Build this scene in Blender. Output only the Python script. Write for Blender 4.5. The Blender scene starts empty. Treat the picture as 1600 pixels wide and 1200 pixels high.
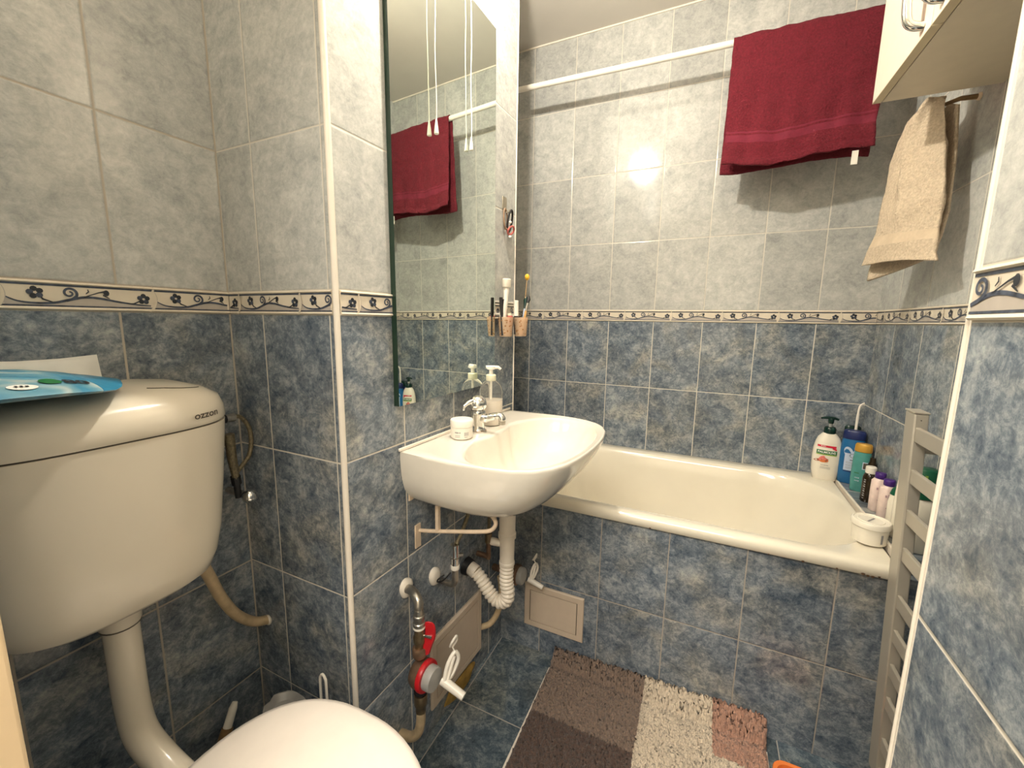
import bpy, bmesh, math, random
from mathutils import Vector, Matrix
random.seed(7)
PI = math.pi
sc = bpy.context.scene
COL = sc.collection
H = 1.228                      # camera height
# ------------------------------------------------------------------ helpers
CA, SA = math.cos(math.atan(.0427)), math.sin(math.atan(.0427))
CX0 = -.3537 * 1.97
def WC(n, u, z):               # frame of the mirror wall: n out of the wall, u along it
    return (CX0 + n * CA + u * SA, -n * SA + u * CA, z)

def srgb(r, g, b):
    def f(c):
        c /= 255.0
        return c / 12.92 if c <= .04045 else ((c + .055) / 1.055) ** 2.4
    return (f(r), f(g), f(b), 1.0)

class MB:
    def __init__(s, T=None):
        s.v, s.f, s.m, s.T = [], [], [], T
    def add(s, vs, fs, mi=0):
        b = len(s.v)
        for p in vs:
            s.v.append(tuple(s.T(*p)) if s.T else tuple(p))
        for f in fs:
            s.f.append([b + i for i in f]); s.m.append(mi)
        return s
    def box(s, x0, x1, y0, y1, z0, z1, mi=0):
        vs = [(x, y, z) for z in (z0, z1) for y in (y0, y1) for x in (x0, x1)]
        return s.add(vs, [(0, 2, 3, 1), (4, 5, 7, 6), (0, 1, 5, 4), (2, 6, 7, 3), (0, 4, 6, 2), (1, 3, 7, 5)], mi)
    def loft(s, rings, cap0=True, cap1=True, mi=0, closed=True):
        n = len(rings[0]); vs = [p for r in rings for p in r]; fs = []
        for i in range(len(rings) - 1):
            for j in range(n if closed else n - 1):
                k = (j + 1) % n
                fs.append((i * n + j, i * n + k, (i + 1) * n + k, (i + 1) * n + j))
        if cap0: fs.append(tuple(range(n - 1, -1, -1)))
        if cap1: fs.append(tuple((len(rings) - 1) * n + j for j in range(n)))
        return s.add(vs, fs, mi)
    def tube(s, path, r, n=12, mi=0, caps=True):
        P = [Vector(p) for p in path]; R = r if isinstance(r, (list, tuple)) else [r] * len(P)
        rings = []; up = None
        for i, p in enumerate(P):
            t = (P[min(i + 1, len(P) - 1)] - P[max(i - 1, 0)]).normalized()
            if up is None:
                up = Vector((0, 0, 1)) if abs(t.z) < .9 else Vector((1, 0, 0))
            a = (up - t * up.dot(t)).normalized(); up = a; b = t.cross(a)
            rings.append([tuple(p + (a * math.cos(k * 2 * PI / n) + b * math.sin(k * 2 * PI / n)) * R[i]) for k in range(n)])
        return s.loft(rings, caps, caps, mi)
    def lathe(s, prof, c=(0, 0, 0), axis=(0, 0, 1), n=24, mi=0, sx=1, sy=1, rot=0, cap=True):
        ax = Vector(axis).normalized()
        a = ax.orthogonal().normalized() if abs(ax.z) < .999 else Vector((1, 0, 0)); b = ax.cross(a)
        rings = []
        for r, z in prof:
            ring = []
            for k in range(n):
                t = 2 * PI * k / n
                x, y = r * sx * math.cos(t), r * sy * math.sin(t)
                x, y = x * math.cos(rot) - y * math.sin(rot), x * math.sin(rot) + y * math.cos(rot)
                ring.append(tuple(Vector(c) + a * x + b * y + ax * z))
            rings.append(ring)
        return s.loft(rings, cap, cap, mi)
    def ball(s, c, r, n=16, mi=0, sz=1):
        pr = [(max(r * math.sin(PI * i / 10), r * .02), -r * sz * math.cos(PI * i / 10)) for i in range(11)]
        return s.lathe(pr, c, n=n, mi=mi)
    def ribbon(s, pts, w, off, mi=0):      # flat ribbon in (s, z) drawn with constant offset; T does the mapping
        W = w if isinstance(w, (list, tuple)) else [w] * len(pts); vs = []
        for i, p in enumerate(pts):
            q0 = pts[max(i - 1, 0)]; q1 = pts[min(i + 1, len(pts) - 1)]
            dx, dz = q1[0] - q0[0], q1[1] - q0[1]; L = math.hypot(dx, dz) or 1
            nx, nz = -dz / L, dx / L
            vs += [(p[0] + nx * W[i] / 2, p[1] + nz * W[i] / 2, off), (p[0] - nx * W[i] / 2, p[1] - nz * W[i] / 2, off)]
        return s.add(vs, [(2 * i, 2 * i + 1, 2 * i + 3, 2 * i + 2) for i in range(len(pts) - 1)], mi)
    def disc(s, c, r, off, mi=0, n=12, sx=1):
        return s.add([(c[0] + r * sx * math.cos(2 * PI * k / n), c[1] + r * math.sin(2 * PI * k / n), off) for k in range(n)], [tuple(range(n))], mi)
    def build(s, name, mats, parent=None, loc=None, bevel=0, seg=2, smooth=True, angle=38, subsurf=0, uv=None, solid=0):
        mats = mats if isinstance(mats, (list, tuple)) else [mats]
        if parent is not None and loc is None:
            base = Vector((0, 0, 0)); q = parent
            while q is not None:
                base += q.location; q = q.parent
        else:
            base = Vector(loc) if loc is not None else Vector((0, 0, 0))
        me = bpy.data.meshes.new(name)
        me.from_pydata([tuple(Vector(v) - base) for v in s.v], [], s.f)
        for m in mats: me.materials.append(m)
        for p, mi in zip(me.polygons, s.m): p.material_index = mi
        if uv:
            lay = me.uv_layers.new(name='UVMap')
            for lp in me.loops:
                co = me.vertices[lp.vertex_index].co + base
                lay.data[lp.index].uv = uv(co)
        bm = bmesh.new(); bm.from_mesh(me)
        bmesh.ops.recalc_face_normals(bm, faces=bm.faces); bm.to_mesh(me); bm.free()
        if smooth:
            for p in me.polygons: p.use_smooth = True
            me.set_sharp_from_angle(angle=math.radians(angle))
        o = bpy.data.objects.new(name, me); COL.objects.link(o)
        if parent is not None:
            o.parent = parent
        else:
            o.location = base
        if solid:
            md = o.modifiers.new('solid', 'SOLIDIFY'); md.thickness = solid; md.offset = 0
        if bevel:
            md = o.modifiers.new('bevel', 'BEVEL'); md.width = bevel; md.segments = seg; md.limit_method = 'ANGLE'; md.angle_limit = math.radians(40)
        if subsurf:
            md = o.modifiers.new('sub', 'SUBSURF'); md.levels = subsurf; md.render_levels = subsurf
        return o

def thing(name, label, cat, loc=(0, 0, 0), group=None):
    o = bpy.data.objects.new(name, None); COL.objects.link(o); o.location = loc
    o.empty_display_size = .05
    o['label'] = label; o['category'] = cat
    if group: o['group'] = group
    return o
def tag(o, label, cat, group=None):
    o['label'] = label; o['category'] = cat
    if group: o['group'] = group
    return o
def struct(o):
    o['kind'] = 'structure'; return o
def smoothpath(pts, k=6):
    P = [Vector(p) for p in pts]; out = []
    for i in range(len(P) - 1):
        p0, p1, p2, p3 = P[max(i - 1, 0)], P[i], P[i + 1], P[min(i + 2, len(P) - 1)]
        for j in range(k):
            t = j / k
            out.append(.5 * ((2 * p1) + (p2 - p0) * t + (2 * p0 - 5 * p1 + 4 * p2 - p3) * t * t + (3 * p1 - p0 - 3 * p2 + p3) * t ** 3))
    out.append(P[-1]); return [tuple(p) for p in out]
def text_mb(mb, body, size, T, mi=0, bold=0, sx=1.0, align='CENTER'):
    # letters drawn flat in (x, y) and mapped by T(x, y) to the world
    if body.startswith('~'):        # print too small to read in the photo: a row of short dark strokes
        n_ = len(body); w_ = size * .42 * sx; x = -n_ * w_ / 2; t0 = mb.T; mb.T = None; rr = random.Random(n_)
        for k in range(n_):
            ww = w_ * rr.uniform(.45, .8); hh = size * rr.uniform(.18, .30)
            mb.add([tuple(T(x, -hh)), tuple(T(x + ww, -hh)), tuple(T(x + ww, hh)), tuple(T(x, hh))], [(0, 1, 2, 3)], mi); x += w_
        mb.T = t0; return
    cu = bpy.data.curves.new('letters', 'FONT'); cu.body = body; cu.size = size; cu.offset = bold; cu.resolution_u = 3
    cu.align_x = align; cu.align_y = 'CENTER'
    ob = bpy.data.objects.new('letters', cu); COL.objects.link(ob)
    dg = bpy.context.evaluated_depsgraph_get()
    me = bpy.data.meshes.new_from_object(ob.evaluated_get(dg))
    vs = [tuple(T(v.co.x * sx, v.co.y)) for v in me.vertices]; fs = [tuple(p.vertices) for p in me.polygons]
    t0 = mb.T; mb.T = None; mb.add(vs, fs, mi); mb.T = t0
    bpy.data.objects.remove(ob); bpy.data.curves.remove(cu); bpy.data.meshes.remove(me)

# ------------------------------------------------------------------ materials
def nt(name):
    m = bpy.data.materials.new(name); m.use_nodes = True
    t = m.node_tree; b = t.nodes['Principled BSDF']
    return m, t, b
def N(t, kind, **kw):
    n = t.nodes.new(kind)
    for k, v in kw.items():
        if hasattr(n, k): setattr(n, k, v)
        else: n.inputs[k].default_value = v
    return n
def math_n(t, op, a, b=None, c=None):
    n = t.nodes.new('ShaderNodeMath'); n.operation = op
    for i, x in enumerate((a, b, c)):
        if x is None: continue
        if isinstance(x, (int, float)): n.inputs[i].default_value = x
        else: t.links.new(x, n.inputs[i])
    return n.outputs[0]
def mixc(t, f, a, b):
    n = t.nodes.new('ShaderNodeMix'); n.data_type = 'RGBA'
    if isinstance(f, (int, float)): n.inputs[0].default_value = f
    else: t.links.new(f, n.inputs[0])
    for i, x in ((6, a), (7, b)):
        if isinstance(x, tuple): n.inputs[i].default_value = x
        else: t.links.new(x, n.inputs[i])
    return n.outputs[2]
def ramp(t, fac, stops):
    n = t.nodes.new('ShaderNodeValToRGB'); el = n.color_ramp.elements
    while len(el) < len(stops): el.new(.5)
    for e, (p, c) in zip(el, stops): e.position = p; e.color = c
    t.links.new(fac, n.inputs[0]); return n.outputs[0]

def plain(name, col, rough=.4, metal=0, var=.06, scale=30, bump=0, coat=0, spec=.5, bscale=None, sheen=0, trans=0, ior=1.45, sss=0):
    m, t, b = nt(name)
    tc = N(t, 'ShaderNodeTexCoord'); no = N(t, 'ShaderNodeTexNoise'); no.inputs['Scale'].default_value = scale; no.inputs['Detail'].default_value = 4
    t.links.new(tc.outputs['Object'], no.inputs['Vector'])
    d = tuple(max(0, c * (1 - var)) for c in col[:3]) + (1,); l = tuple(min(1, c * (1 + var)) for c in col[:3]) + (1,)
    t.links.new(ramp(t, no.outputs['Fac'], [(.3, d), (.7, l)]), b.inputs['Base Color'])
    b.inputs['Roughness'].default_value = rough; b.inputs['Metallic'].default_value = metal
    b.inputs['Coat Weight'].default_value = coat; b.inputs['Specular IOR Level'].default_value = spec
    b.inputs['Sheen Weight'].default_value = sheen; b.inputs['Transmission Weight'].default_value = trans; b.inputs['IOR'].default_value = ior
    if sss:
        b.inputs['Subsurface Weight'].default_value = sss; b.inputs['Subsurface Radius'].default_value = (.01, .01, .01)
    if bump:
        n2 = N(t, 'ShaderNodeTexNoise'); n2.inputs['Scale'].default_value = bscale or scale * 4; n2.inputs['Detail'].default_value = 5
        t.links.new(tc.outputs['Object'], n2.inputs['Vector'])
        bp = N(t, 'ShaderNodeBump'); bp.inputs['Strength'].default_value = bump; bp.inputs['Distance'].default_value = .004
        t.links.new(n2.outputs['Fac'], bp.inputs['Height']); t.links.new(bp.outputs[0], b.inputs['Normal'])
    return m

UP_D, UP_L = (.305, .315, .305, 1), (.585, .58, .545, 1)
LO_D, LO_M, LO_L = (.055, .080, .112, 1), (.155, .185, .222, 1), (.42, .45, .46, 1)
def tile_mat(name, zs=1.2595, zu0=1.284, pu=.3045, zl0=1.235, pl=.311, u0=0, pw=.2015, g=.003, seed=0, grout=(.62, .58, .50, 1), lo=None, up=None, rough=.12):
    m, t, b = nt(name)
    uvn = N(t, 'ShaderNodeUVMap'); sep = N(t, 'ShaderNodeSeparateXYZ'); t.links.new(uvn.outputs[0], sep.inputs[0])
    u, v = sep.outputs[0], sep.outputs[1]
    isup = math_n(t, 'GREATER_THAN', v, zs)
    ru = math_n(t, 'DIVIDE', math_n(t, 'SUBTRACT', v, zu0), pu)
    rl = math_n(t, 'DIVIDE', math_n(t, 'SUBTRACT', v, zl0), pl)
    def mixv(a, bb):
        return math_n(t, 'ADD', math_n(t, 'MULTIPLY', a, isup), math_n(t, 'MULTIPLY', bb, math_n(t, 'SUBTRACT', 1, isup)))
    r = mixv(ru, rl); row = math_n(t, 'FLOOR', r); fr = math_n(t, 'SUBTRACT', r, row)
    dv = math_n(t, 'MULTIPLY', math_n(t, 'MINIMUM', fr, math_n(t, 'SUBTRACT', 1, fr)), .308)
    c = math_n(t, 'DIVIDE', math_n(t, 'SUBTRACT', u, u0), pw); col = math_n(t, 'FLOOR', c); fc = math_n(t, 'SUBTRACT', c, col)
    du = math_n(t, 'MULTIPLY', math_n(t, 'MINIMUM', fc, math_n(t, 'SUBTRACT', 1, fc)), pw)
    # grout edges wander a little
    wn = N(t, 'ShaderNodeTexNoise'); wn.inputs['Scale'].default_value = 60; t.links.new(uvn.outputs[0], wn.inputs['Vector'])
    d = math_n(t, 'ADD', math_n(t, 'MINIMUM', du, dv), math_n(t, 'MULTIPLY', math_n(t, 'SUBTRACT', wn.outputs['Fac'], .5), .0009))
    mr = N(t, 'ShaderNodeMapRange'); mr.interpolation_type = 'SMOOTHSTEP'; t.links.new(d, mr.inputs['Value'])
    mr.inputs['From Min'].default_value = g / 2 - .0004; mr.inputs['From Max'].default_value = g / 2 + .0006
    tile = mr.outputs[0]
    cb = N(t, 'ShaderNodeCombineXYZ'); t.links.new(col, cb.inputs[0]); t.links.new(row, cb.inputs[1]); cb.inputs[2].default_value = seed
    wh = N(t, 'ShaderNodeTexWhiteNoise'); wh.noise_dimensions = '3D'; t.links.new(cb.outputs[0], wh.inputs['Vector'])
    sc_ = N(t, 'ShaderNodeVectorMath'); sc_.operation = 'SCALE'; t.links.new(wh.outputs['Color'], sc_.inputs[0]); sc_.inputs['Scale'].default_value = 9
    ad = N(t, 'ShaderNodeVectorMath'); ad.operation = 'ADD'; t.links.new(uvn.outputs[0], ad.inputs[0]); t.links.new(sc_.outputs[0], ad.inputs[1])
    def noise(s, det, dist, rough_=.6):
        n = N(t, 'ShaderNodeTexNoise'); n.inputs['Scale'].default_value = s; n.inputs['Detail'].default_value = det
        n.inputs['Distortion'].default_value = dist; n.inputs['Roughness'].default_value = rough_
        t.links.new(ad.outputs[0], n.inputs['Vector']); return n.outputs['Fac']
    n1 = noise(11, 7, .8, .68); n2 = noise(38, 7, .7, .74); n3 = noise(110, 5, .5, .8)
    mix1 = math_n(t, 'ADD', math_n(t, 'MULTIPLY', n1, .36), math_n(t, 'ADD', math_n(t, 'MULTIPLY', n2, .36), math_n(t, 'MULTIPLY', n3, .28)))
    upc = ramp(t, mix1, [(.38, up[0] if up else UP_D), (.62, up[1] if up else UP_L)])
    L = lo or (LO_D, LO_M, LO_L)
    loc_ = ramp(t, mix1, [(.40, L[0]), (.49, L[1]), (.625, L[2])])
    n5 = noise(7, 3, .6, .5)
    warm = ramp(t, n5, [(.45, (0, 0, 0, 1)), (.68, (1, 1, 1, 1))])
    hs = N(t, 'ShaderNodeMix'); hs.data_type = 'RGBA'; hs.blend_type = 'MULTIPLY'; hs.inputs[0].default_value = 1
    t.links.new(loc_, hs.inputs[6]); hs.inputs[7].default_value = (1.32, 1.14, .92, 1)
    loc_ = mixc(t, math_n(t, 'MULTIPLY', warm, .75), loc_, hs.outputs[2])
    cc = mixc(t, isup, loc_, upc)
    hv = N(t, 'ShaderNodeHueSaturation'); t.links.new(cc, hv.inputs['Color'])
    vv = math_n(t, 'ADD', .9, math_n(t, 'MULTIPLY', wh.outputs['Value'], .2)); t.links.new(vv, hv.inputs['Value'])
    t.links.new(mixc(t, tile, grout, hv.outputs[0]), b.inputs['Base Color'])
    rr = math_n(t, 'ADD', rough, math_n(t, 'MULTIPLY', math_n(t, 'SUBTRACT', 1, tile), .5)); t.links.new(rr, b.inputs['Roughness'])
    mr2 = N(t, 'ShaderNodeMapRange'); mr2.interpolation_type = 'SMOOTHSTEP'; t.links.new(d, mr2.inputs['Value'])
    mr2.inputs['From Min'].default_value = 0; mr2.inputs['From Max'].default_value = .0045
    n4 = N(t, 'ShaderNodeTexNoise'); n4.inputs['Scale'].default_value = 16; n4.inputs['Detail'].default_value = 2; t.links.new(ad.outputs[0], n4.inputs['Vector'])
    hh = math_n(t, 'ADD', mr2.outputs[0], math_n(t, 'MULTIPLY', n4.outputs['Fac'], .07))
    bp = N(t, 'ShaderNodeBump'); bp.inputs['Strength'].default_value = .5; bp.inputs['Distance'].default_value = .0016
    t.links.new(hh, bp.inputs['Height']); t.links.new(bp.outputs[0], b.inputs['Normal'])
    b.inputs['Specular IOR Level'].default_value = .5
    return m

M = {}
M['cream'] = plain('border_cream', (.70, .62, .50, 1), .3, var=.06, scale=20)
M['mauve'] = plain('border_field', (.46, .41, .36, 1), .35, var=.08, scale=40)
M['ink'] = plain('border_ink', (.055, .068, .10, 1), .35, var=.5, scale=120)
M['ink_d'] = plain('border_dark_leaf', (.02, .024, .032, 1), .35, var=.3, scale=120)
M['trim'] = plain('trim_plastic', (.80, .73, .63, 1), .3, var=.03)
M['ceiling'] = plain('ceiling_paint', (.70, .66, .60, 1), .8, var=.03, scale=6)
M['jamb'] = plain('jamb_paint', (.78, .60, .38, 1), .45, var=.06, scale=14, bump=.1)
M['ceramic'] = plain('white_ceramic', (.74, .69, .60, 1), .08, var=.02, coat=.5)
M['enamel'] = plain('tub_enamel', (.78, .72, .59, 1), .12, var=.04, scale=5, coat=.4)
M['cistern'] = plain('cistern_plastic', (.74, .67, .55, 1), .16, var=.02, scale=6)
M['seat'] = plain('seat_plastic', (.82, .75, .68, 1), .16, var=.02)
M['dark'] = plain('dark_rubber', (.012, .012, .013, 1), .5)
M['groove'] = plain('groove_shadow_plastic', (.09, .075, .055, 1), .6)
M['chrome'] = plain('chrome', (.80, .79, .76, 1), .08, metal=1, var=.03)
M['brass'] = plain('tarnished_brass', (.30, .22, .13, 1), .3, metal=.9, var=.3, scale=60)
M['steel'] = plain('pipe_steel', (.42, .39, .34, 1), .28, metal=.9, var=.2, scale=60)
M['bronze'] = plain('meter_bronze', (.20, .12, .075, 1), .45, metal=.5, var=.3, scale=60)
M['hose'] = plain('braided_hose', (.20, .165, .10, 1), .4, metal=.5, var=.35, scale=200, bump=.5, bscale=500)
M['beigehose'] = plain('beige_plastic_hose', (.50, .38, .23, 1), .4, var=.2, scale=40)
M['pvc'] = plain('white_pvc', (.76, .68, .57, 1), .35, var=.05)
M['whitepl'] = plain('white_plastic', (.84, .79, .70, 1), .3, var=.03)
M['greypl'] = plain('grey_plastic', (.38, .37, .35, 1), .35, var=.1)
M['red'] = plain('red_enamel', (.50, .012, .018, 1), .3, var=.15)
M['iron'] = plain('painted_iron', (.66, .52, .38, 1), .45, var=.12, scale=40, bump=.2)
M['hatch'] = plain('hatch_plastic', (.60, .49, .38, 1), .4, var=.03)
M['cab'] = plain('cabinet_laminate', (.62, .54, .42, 1), .45, var=.03)
M['door'] = plain('door_laminate', (.86, .76, .64, 1), .18, var=.02)
M['edge'] = plain('cabinet_edge_band', (.56, .47, .31, 1), .4, var=.05)
M['rad'] = plain('radiator_silver_paint', (.46, .42, .35, 1), .35, metal=.25, var=.04, scale=8)
M['burg'] = plain('burgundy_terry', (.122, .0068, .0155, 1), .95, var=.22, scale=150, bump=1.0, bscale=190, sheen=0)
M['burgband'] = plain('burgundy_band', (.155, .010, .027, 1), .85, var=.1, scale=70, bump=.4, bscale=300)
M['beige'] = plain('beige_terry', (.56, .455, .335, 1), .95, var=.16, scale=160, bump=1.0, bscale=230, sheen=0)
M['beigeband'] = plain('beige_band', (.60, .48, .345, 1), .9, var=.05, scale=90, bump=.3, bscale=300)
M['cloth'] = plain('white_cloth_label', (.80, .76, .68, 1), .8)
M['orange'] = plain('orange_plastic', (.75, .20, .045, 1), .35, var=.05)
M['navy'] = plain('navy_plastic', (.012, .022, .10, 1), .3)
M['blue'] = plain('blue_plastic', (.012, .12, .30, 1), .28, var=.05)
M['teal'] = plain('teal_plastic', (.07, .27, .25, 1), .22, var=.12, scale=40)
M['gold'] = plain('gold_cap', (.60, .33, .055, 1), .3, metal=.3)
M['amber'] = plain('dark_brown_bottle', (.022, .014, .006, 1), .15)
M['purple'] = plain('purple_cap', (.055, .018, .16, 1), .3)
M['green'] = plain('green_cap', (.006, .085, .04, 1), .3)
M['dgreen'] = plain('dark_green_pump', (.006, .028, .022, 1), .25)
M['lgreen'] = plain('light_green_print', (.35, .50, .10, 1), .4)
M['pgreen'] = plain('label_green_print', (.01, .14, .04, 1), .4)
M['pred'] = plain('label_red_print', (.60, .02, .05, 1), .4)
M['ppink'] = plain('label_pink_print', (.72, .20, .16, 1), .5, var=.35, scale=300)
M['pbrown'] = plain('label_brown_print', (.35, .10, .05, 1), .5, var=.3, scale=200)
M['pgrey'] = plain('label_grey_print', (.28, .27, .27, 1), .5)
M['pblack'] = plain('label_black_print', (.02, .02, .025, 1), .5)
M['plav'] = plain('label_pale_blue_paper', (.50, .58, .72, 1), .4, var=.05)
M['pinkbody'] = plain('pale_pink_bottle', (.80, .64, .58, 1), .3, var=.08, scale=80)
M['pinklab'] = plain('mauve_print', (.42, .27, .30, 1), .4, var=.2, scale=200)
M['cwhite'] = plain('cream_white_plastic', (.84, .78, .66, 1), .25, var=.02)
M['soap'] = plain('white_liquid_soap', (.84, .76, .66, 1), .25, var=.02)
M['pumpc'] = plain('ivory_pump_collar', (.78, .74, .55, 1), .3)
M['foam'] = plain('yellow_dried_foam', (.36, .22, .05, 1), .8, var=.3, scale=40, bump=.8)
M['brownst'] = plain('rusty_brown_plastic', (.20, .12, .05, 1), .5, var=.3)
m, t, b = nt('wipes_film'); tc = N(t, 'ShaderNodeTexCoord'); no = N(t, 'ShaderNodeTexNoise'); no.inputs['Scale'].default_value = 11; no.inputs['Distortion'].default_value = 1.2
t.links.new(tc.outputs['Object'], no.inputs['Vector']); t.links.new(ramp(t, no.outputs['Fac'], [(.34, (.42, .48, .47, 1)), (.44, (.15, .31, .38, 1)), (.58, (.03, .20, .33, 1))]), b.inputs['Base Color'])
b.inputs['Roughness'].default_value = .42; bp = N(t, 'ShaderNodeBump'); bp.inputs['Distance'].default_value = .01; t.links.new(no.outputs['Fac'], bp.inputs['Height']); t.links.new(bp.outputs[0], b.inputs['Normal']); M['wipes'] = m
M['wipesend'] = plain('wipes_film_end', (.02, .20, .36, 1), .35, var=.2, scale=18, bump=.3, bscale=40)
M['paper'] = plain('white_paper', (.78, .77, .72, 1), .6, var=.04)
M['hairb'] = plain('black_elastic', (.012, .01, .01, 1), .7)
M['hairp'] = plain('pink_elastic', (.55, .14, .12, 1), .6)
M['brownel'] = plain('brown_elastic', (.25, .16, .10, 1), .6)
M['metalpl'] = plain('satin_hook_plate', (.42, .38, .30, 1), .35, metal=.8)
M['tan'] = plain('tan_wood', (.52, .30, .10, 1), .5, var=.2, scale=40)
M['cupclr'] = plain('clear_cup', (.86, .66, .48, 1), .15, trans=.55, ior=1.15)
M['cupdots'] = plain('brown_cup_print', (.26, .13, .05, 1), .5)
M['cupfill'] = plain('peach_contents', (.62, .37, .19, 1), .6, var=.3, scale=80)
M['glass'] = plain('clear_bottle', (.95, .94, .90, 1), .03, trans=.96, ior=1.12, var=0)
M['yellow'] = plain('yellow_tip', (.72, .40, .03, 1), .3)

def emis(name, col, s):
    m, t, b = nt(name); b.inputs['Emission Color'].default_value = col; b.inputs['Emission Strength'].default_value = s
    b.inputs['Base Color'].default_value = (.9, .9, .9, 1); return m

m, t, b = nt('mirror_silver'); b.inputs['Metallic'].default_value = 1; b.inputs['Roughness'].default_value = .012
tc = N(t, 'ShaderNodeTexCoord'); no = N(t, 'ShaderNodeTexNoise'); no.inputs['Scale'].default_value = 2; t.links.new(tc.outputs['Object'], no.inputs['Vector'])
t.links.new(ramp(t, no.outputs['Fac'], [(0, (.80, .86, .80, 1)), (1, (.84, .89, .83, 1))]), b.inputs['Base Color']); M['mirror'] = m
M['mirroredge'] = plain('dark_green_glass_edge', (.015, .035, .022, 1), .2)

# rug: pile colour patches laid out in the rug's own plane
def rug_mat():
    m, t, b = nt('rug_pile')
    uvn = N(t, 'ShaderNodeUVMap'); sep = N(t, 'ShaderNodeSeparateXYZ'); t.links.new(uvn.outputs[0], sep.inputs[0])
    wn = N(t, 'ShaderNodeTexNoise'); wn.inputs['Scale'].default_value = 90; t.links.new(uvn.outputs[0], wn.inputs['Vector'])
    j = math_n(t, 'MULTIPLY', math_n(t, 'SUBTRACT', wn.outputs['Fac'], .5), .012)
    x = math_n(t, 'ADD', sep.outputs[0], j); y = math_n(t, 'ADD', sep.outputs[1], j)
    def step(a, e): return math_n(t, 'GREATER_THAN', a, e)
    brown, dbrown, cream, pink = (.235, .165, .125, 1), (.10, .062, .048, 1), (.60, .50, .38, 1), (.42, .235, .165, 1)
    left = mixc(t, step(y, 1.052), dbrown, brown)
    right = mixc(t, step(y, 1.15), cream, pink)
    c = mixc(t, step(x, -.098), left, mixc(t, step(x, .106), cream, right))
    n2 = N(t, 'ShaderNodeTexNoise'); n2.inputs['Scale'].default_value = 260; n2.inputs['Detail'].default_value = 4; t.links.new(uvn.outputs[0], n2.inputs['Vector'])
    hv = N(t, 'ShaderNodeHueSaturation'); t.links.new(c, hv.inputs['Color'])
    t.links.new(math_n(t, 'ADD', .42, math_n(t, 'MULTIPLY', n2.outputs['Fac'], 1.15)), hv.inputs['Value'])
    t.links.new(hv.outputs[0], b.inputs['Base Color']); b.inputs['Roughness'].default_value = 1; b.inputs['Sheen Weight'].default_value = .2
    bp = N(t, 'ShaderNodeBump'); bp.inputs['Strength'].default_value = 1; bp.inputs['Distance'].default_value = .006
    t.links.new(n2.outputs['Fac'], bp.inputs['Height']); t.links.new(bp.outputs[0], b.inputs['Normal'])
    return m
M['rug'] = rug_mat()

# ------------------------------------------------------------------ room shell
ZC = 2.491
XA, YB, XE, YD, XF, YF = -1.016, .604, .566, 1.97, .2305, .561
def wall(name, pts, mat, uv, z0=0, z1=ZC):
    """prism from a plan polygon"""
    mb = MB(); n = len(pts)
    vs = [(x, y, z0) for x, y in pts] + [(x, y, z1) for x, y in pts]
    mb.add(vs, [tuple(range(n - 1, -1, -1)), tuple(range(n, 2 * n))] + [(i, (i + 1) % n, n + (i + 1) % n, n + i) for i in range(n)])
    return struct(mb.build(name, mat, uv=uv, smooth=False))
uy = lambda c: (c.y, c.z)
ux = lambda c: (c.x, c.z)
wall('wall_left', [(XA, -.1), (XA, YB + .1), (XA - .1, YB + .1), (XA - .1, -.1)], tile_mat('tiles_left', u0=.4, g=.0036, seed=1, pl=.3125, grout=(.42, .37, .30, 1)), uy)
# the boxed shaft: front face towards the toilet and long face with the mirror
def sx(y): return WC(0, y / CA, 0)[0]
c0 = WC(0, .6045, 0); c1 = WC(0, 1.372, 0)
wall('wall_niche', [(XA, YB), (c0[0] - .003, YB), (c0[0] - .003, YB + .03), (XA, YB + .03)], tile_mat('tiles_niche', u0=-.90, pw=.2075, seed=2, pl=.3125), ux)
wall('wall_mirror', [(c0[0], c0[1]), (c1[0], c1[1]), (c1[0] - .03, c1[1]), (c0[0] - .03, c0[1] + .032)], tile_mat('tiles_mirror_wall', u0=.788, pw=.2075, seed=3, g=.0034), uy)
wall('wall_shaft_end', [(c1[0] - .03, c1[1] - .03), (c1[0] - .031, c1[1]), (-1.2, c1[1]), (-1.2, c1[1] - .03)], tile_mat('tiles_shaft_end', u0=-.8, seed=4), ux)
wall('wall_far', [(-1.2, YD), (XE, YD), (XE, YD + .1), (-1.2, YD + .1)], tile_mat('tiles_far', u0=-.0217, pw=.2015, zl0=1.235, pl=.304, pu=.302, seed=5, zu0=1.285), ux)
wall('wall_right', [(XE, YF), (XE, YD + .1), (XE + .1, YD + .1), (XE + .1, YF)], tile_mat('tiles_right', u0=1.8, pw=.2025, pl=.304, pu=.302, seed=6), uy)
wall('wall_entrance', [(XF, -.1), (XF, YF), (XE + .1, YF), (XE + .1, -.1)], tile_mat('tiles_entrance', u0=-.30, pw=.62, pl=.316, g=.0042, seed=7), uy)
wall('wall_alcove', [(-1.2, c1[1] - .03), (-1.2, YD + .1), (-1.3, YD + .1), (-1.3, c1[1] - .03)], tile_mat('tiles_alcove', u0=1.8, seed=8), uy)
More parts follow.
